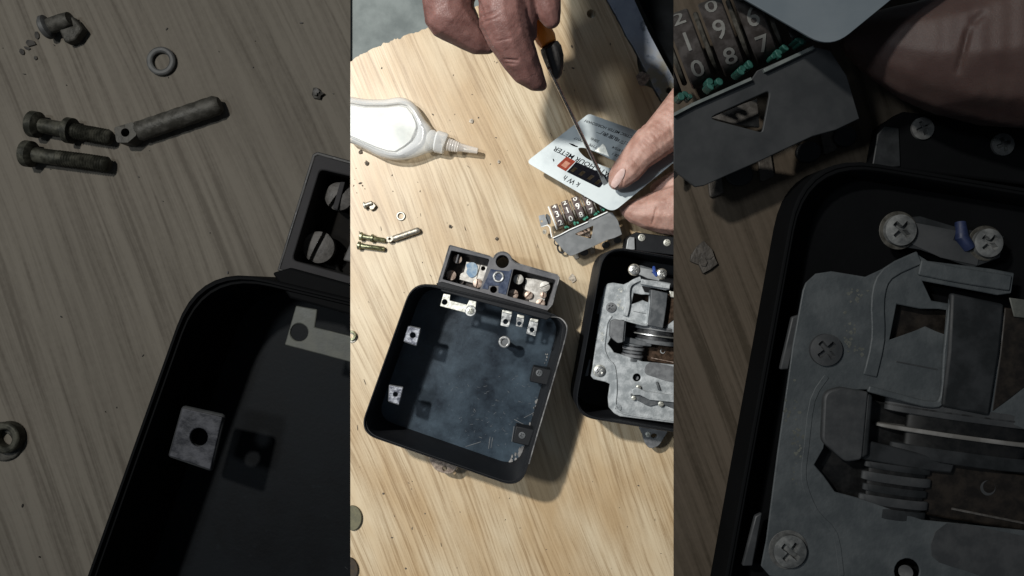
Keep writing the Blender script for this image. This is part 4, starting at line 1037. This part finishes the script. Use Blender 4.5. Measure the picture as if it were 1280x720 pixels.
small_screw(CEN, 'tiny screw with square nut on the pale board, above the two olive screws')
small_screw(LEF, 'large dark screw with nut, at the top of the dimmed left board')
washer(CEN, 'small bright ring washer lying flat on the pale board')
washer(LEF, 'large dark ring washer lying flat on the dimmed left board')
for c, w in ((CEN, 'small olive'), (LEF, 'large dark')):
    wh = 'pale board' if c is CEN else 'dimmed left board'
    bolt(c, w + ' machine screw with a collar, upper of the pair on the ' + wh, 449.5, 295, 481, 300.5, 14.5)
    bolt(c, w + ' plain machine screw, lower of the pair on the ' + wh, 447, 306.7, 480, 311.2)
    hinge_rod(c, w + ' rod with a drilled eye end on the ' + wh)
round_nut(LEF, 'large dark round nut at the left edge of the dimmed left board')
CEN.cut = (438.0, 1)
round_nut(CEN, 'small round nut at the left edge of the pale board, level with the empty housing')
for i, (x, y, r, lab) in enumerate([(440, 648, 12, 'olive rubber disc at the left edge of the pale board, below the housing'), (436, 712, 11, 'dark brown rubber disc in the bottom left corner of the pale board')]):
    CEN.origin = CEN.p(x, y); bm = bmesh.new(); prism(bm, CEN, circle(x, y, r, 30, r * 1.3), .2, 4, ())
    tag(finish(CEN, 'rubber_disc', bm, mat('olive_rubber' if i == 0 else 'brown_rubber', (.10, .095, .06) if i == 0 else (.03, .022, .015), (.14, .13, .08) if i == 0 else (.05, .035, .02), px=6, rough=.8), None, bevel=1.5), lab, 'disc')
bottle(CEN)
CEN.cut = None
register(CEN, 'small counter register with number wheels standing under the name plate')
RIG.cut = (842.0, 1)
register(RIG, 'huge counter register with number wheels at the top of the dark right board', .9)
face_plate(CEN, 'grey watt-hour name plate with printed lettering held by thumb and finger')
face_plate(RIG, 'bare corner of a dark grey plate at the top of the right board', False)

CEN.origin = CEN.p(800, 200)
pr = thing(CEN, 'person', "person's bare right hand pinching the grey name plate", 'person', (850, 220)); right_hand(CEN, pr)
pl_ = thing(CEN, 'person', "person's fist gripping the orange screwdriver, at the top of the photo", 'person', (620, 10)); left_hand(CEN, pl_)
screwdriver(CEN)
def big_finger(c):
    c.zk = 1.0
    t = thing(c, 'person', 'huge dim fingertip with a crease, at the top right of the dark board', 'person', (820, 260))
    m = skin_mat('dimmed_skin', (.025, .0150, .0135), (.033, .0215, .019), c.u, spec=.1, cell=.9, st=.1)  # shaded copy of the skin, dim light painted into its colour
    fing = [(776, 262, 32, 6), (783, 262, 32, 11), (793, 264, 34, 16), (806, 266, 36, 21), (822, 266, 38, 27), (842, 263, 40, 34), (880, 262, 42, 38)]
    mid = [(836, 232, 36, 12), (860, 226, 36, 20)]
    hand_mesh(c, 'finger', [fing], [(821, 256, 816, 276, 1.2, 1.6), (821, 256, 828, 250, 1.4, .8)], m, t, 1.0)
big_finger(RIG)

chip(CEN, 'torn papery chip on the pale board, between housing and meter', 716, 348, 5.5, 1)
chip(RIG, 'large torn papery chip on the dark right board beside the case', 716.4, 348, 6.0, 1)
chip(CEN, 'small brown chip on the pale board right of the hinge rod', 563, 283, 2.6, 2, 'grit')
chip(LEF, 'dark chip near the top of the dimmed left board, right of the washer', 563, 283, 2.6, 2, 'grit')
chip(CEN, 'small brown chip just above the round boss of the terminal block', 621, 298.5, 2.4, 3, 'grit')
chip(CEN, 'pale brown chip below the tip of the bottle nozzle', 623.5, 202, 2.4, 4)
chip(CEN, 'brown chip on the bare board left of the screwdriver', 589, 151, 3, 5)
chip(CEN, 'rust brown crumbly clump in the broken notch by the metal strip', 803.5, 98, 9.5, 6, 'ear', 'resin_clump', 'debris')
chip(CEN, 'dark crumb below the bottle at the left edge of the pale board', 458, 204, 3.4, 7, 'grit')
chip(CEN, 'dark sliver touching the lower side of the bottle', 450.5, 190, 3.2, 8, 'grit')
rs = random.Random(12); P = []
for (x, y, r) in [(477, 85, .8), (541, 143, .9), (590, 118, .7), (598, 147, .8), (525, 239, .6), (490, 219, .7), (491, 239, .6), (479, 617, 1.4), (515, 602, .6), (531, 642, .9), (515, 661, .8), (490, 672, .8), (507, 711, 1.3), (798, 607, .8), (450, 229, 1.2), (453, 232, .9), (456, 236, .6), (620, 172, .7), (716, 85, 1.0), (705, 88, .8), (715, 58, 1.2), (763, 55, .8), (575, 640, .5), (650, 660, .5), (442, 232, .5), (446, 241, .5), (621, 78, .6), (618, 77, .5)]:
    P.append((x, y, r, rs.uniform(1, 2.6), rs.uniform(0, 3.1)))
for k in range(26): P.append((rs.uniform(440, 840), rs.uniform(90, 716), rs.uniform(.22, .4), rs.uniform(5, 11), rs.uniform(.6, 1.7)))
for k in range(90):
    P.append((rs.uniform(440, 840), rs.uniform(60, 718), rs.uniform(.2, .45), rs.uniform(1, 3), rs.uniform(0, 3.1)))
specks(CEN, 'dirt_specks', P, 'tiny dark specks of dirt scattered over the pale board', 1)
P = [(449.5, 263, 1.6, 1.2, .3), (446, 266.5, 1.0, 1.4, 1), (452, 260, .9, 1.8, 1.4), (451.5, 269, .8, 1, 0), (448, 265, .7, 2, .3)] + [(rs.uniform(438, 576), rs.uniform(246, 470), rs.uniform(.12, .3), rs.uniform(1, 3), rs.uniform(0, 3.1)) for k in range(35)]
specks(LEF, 'dirt_specks', P, 'dark specks and a smudge of dirt on the dimmed left board', 2)
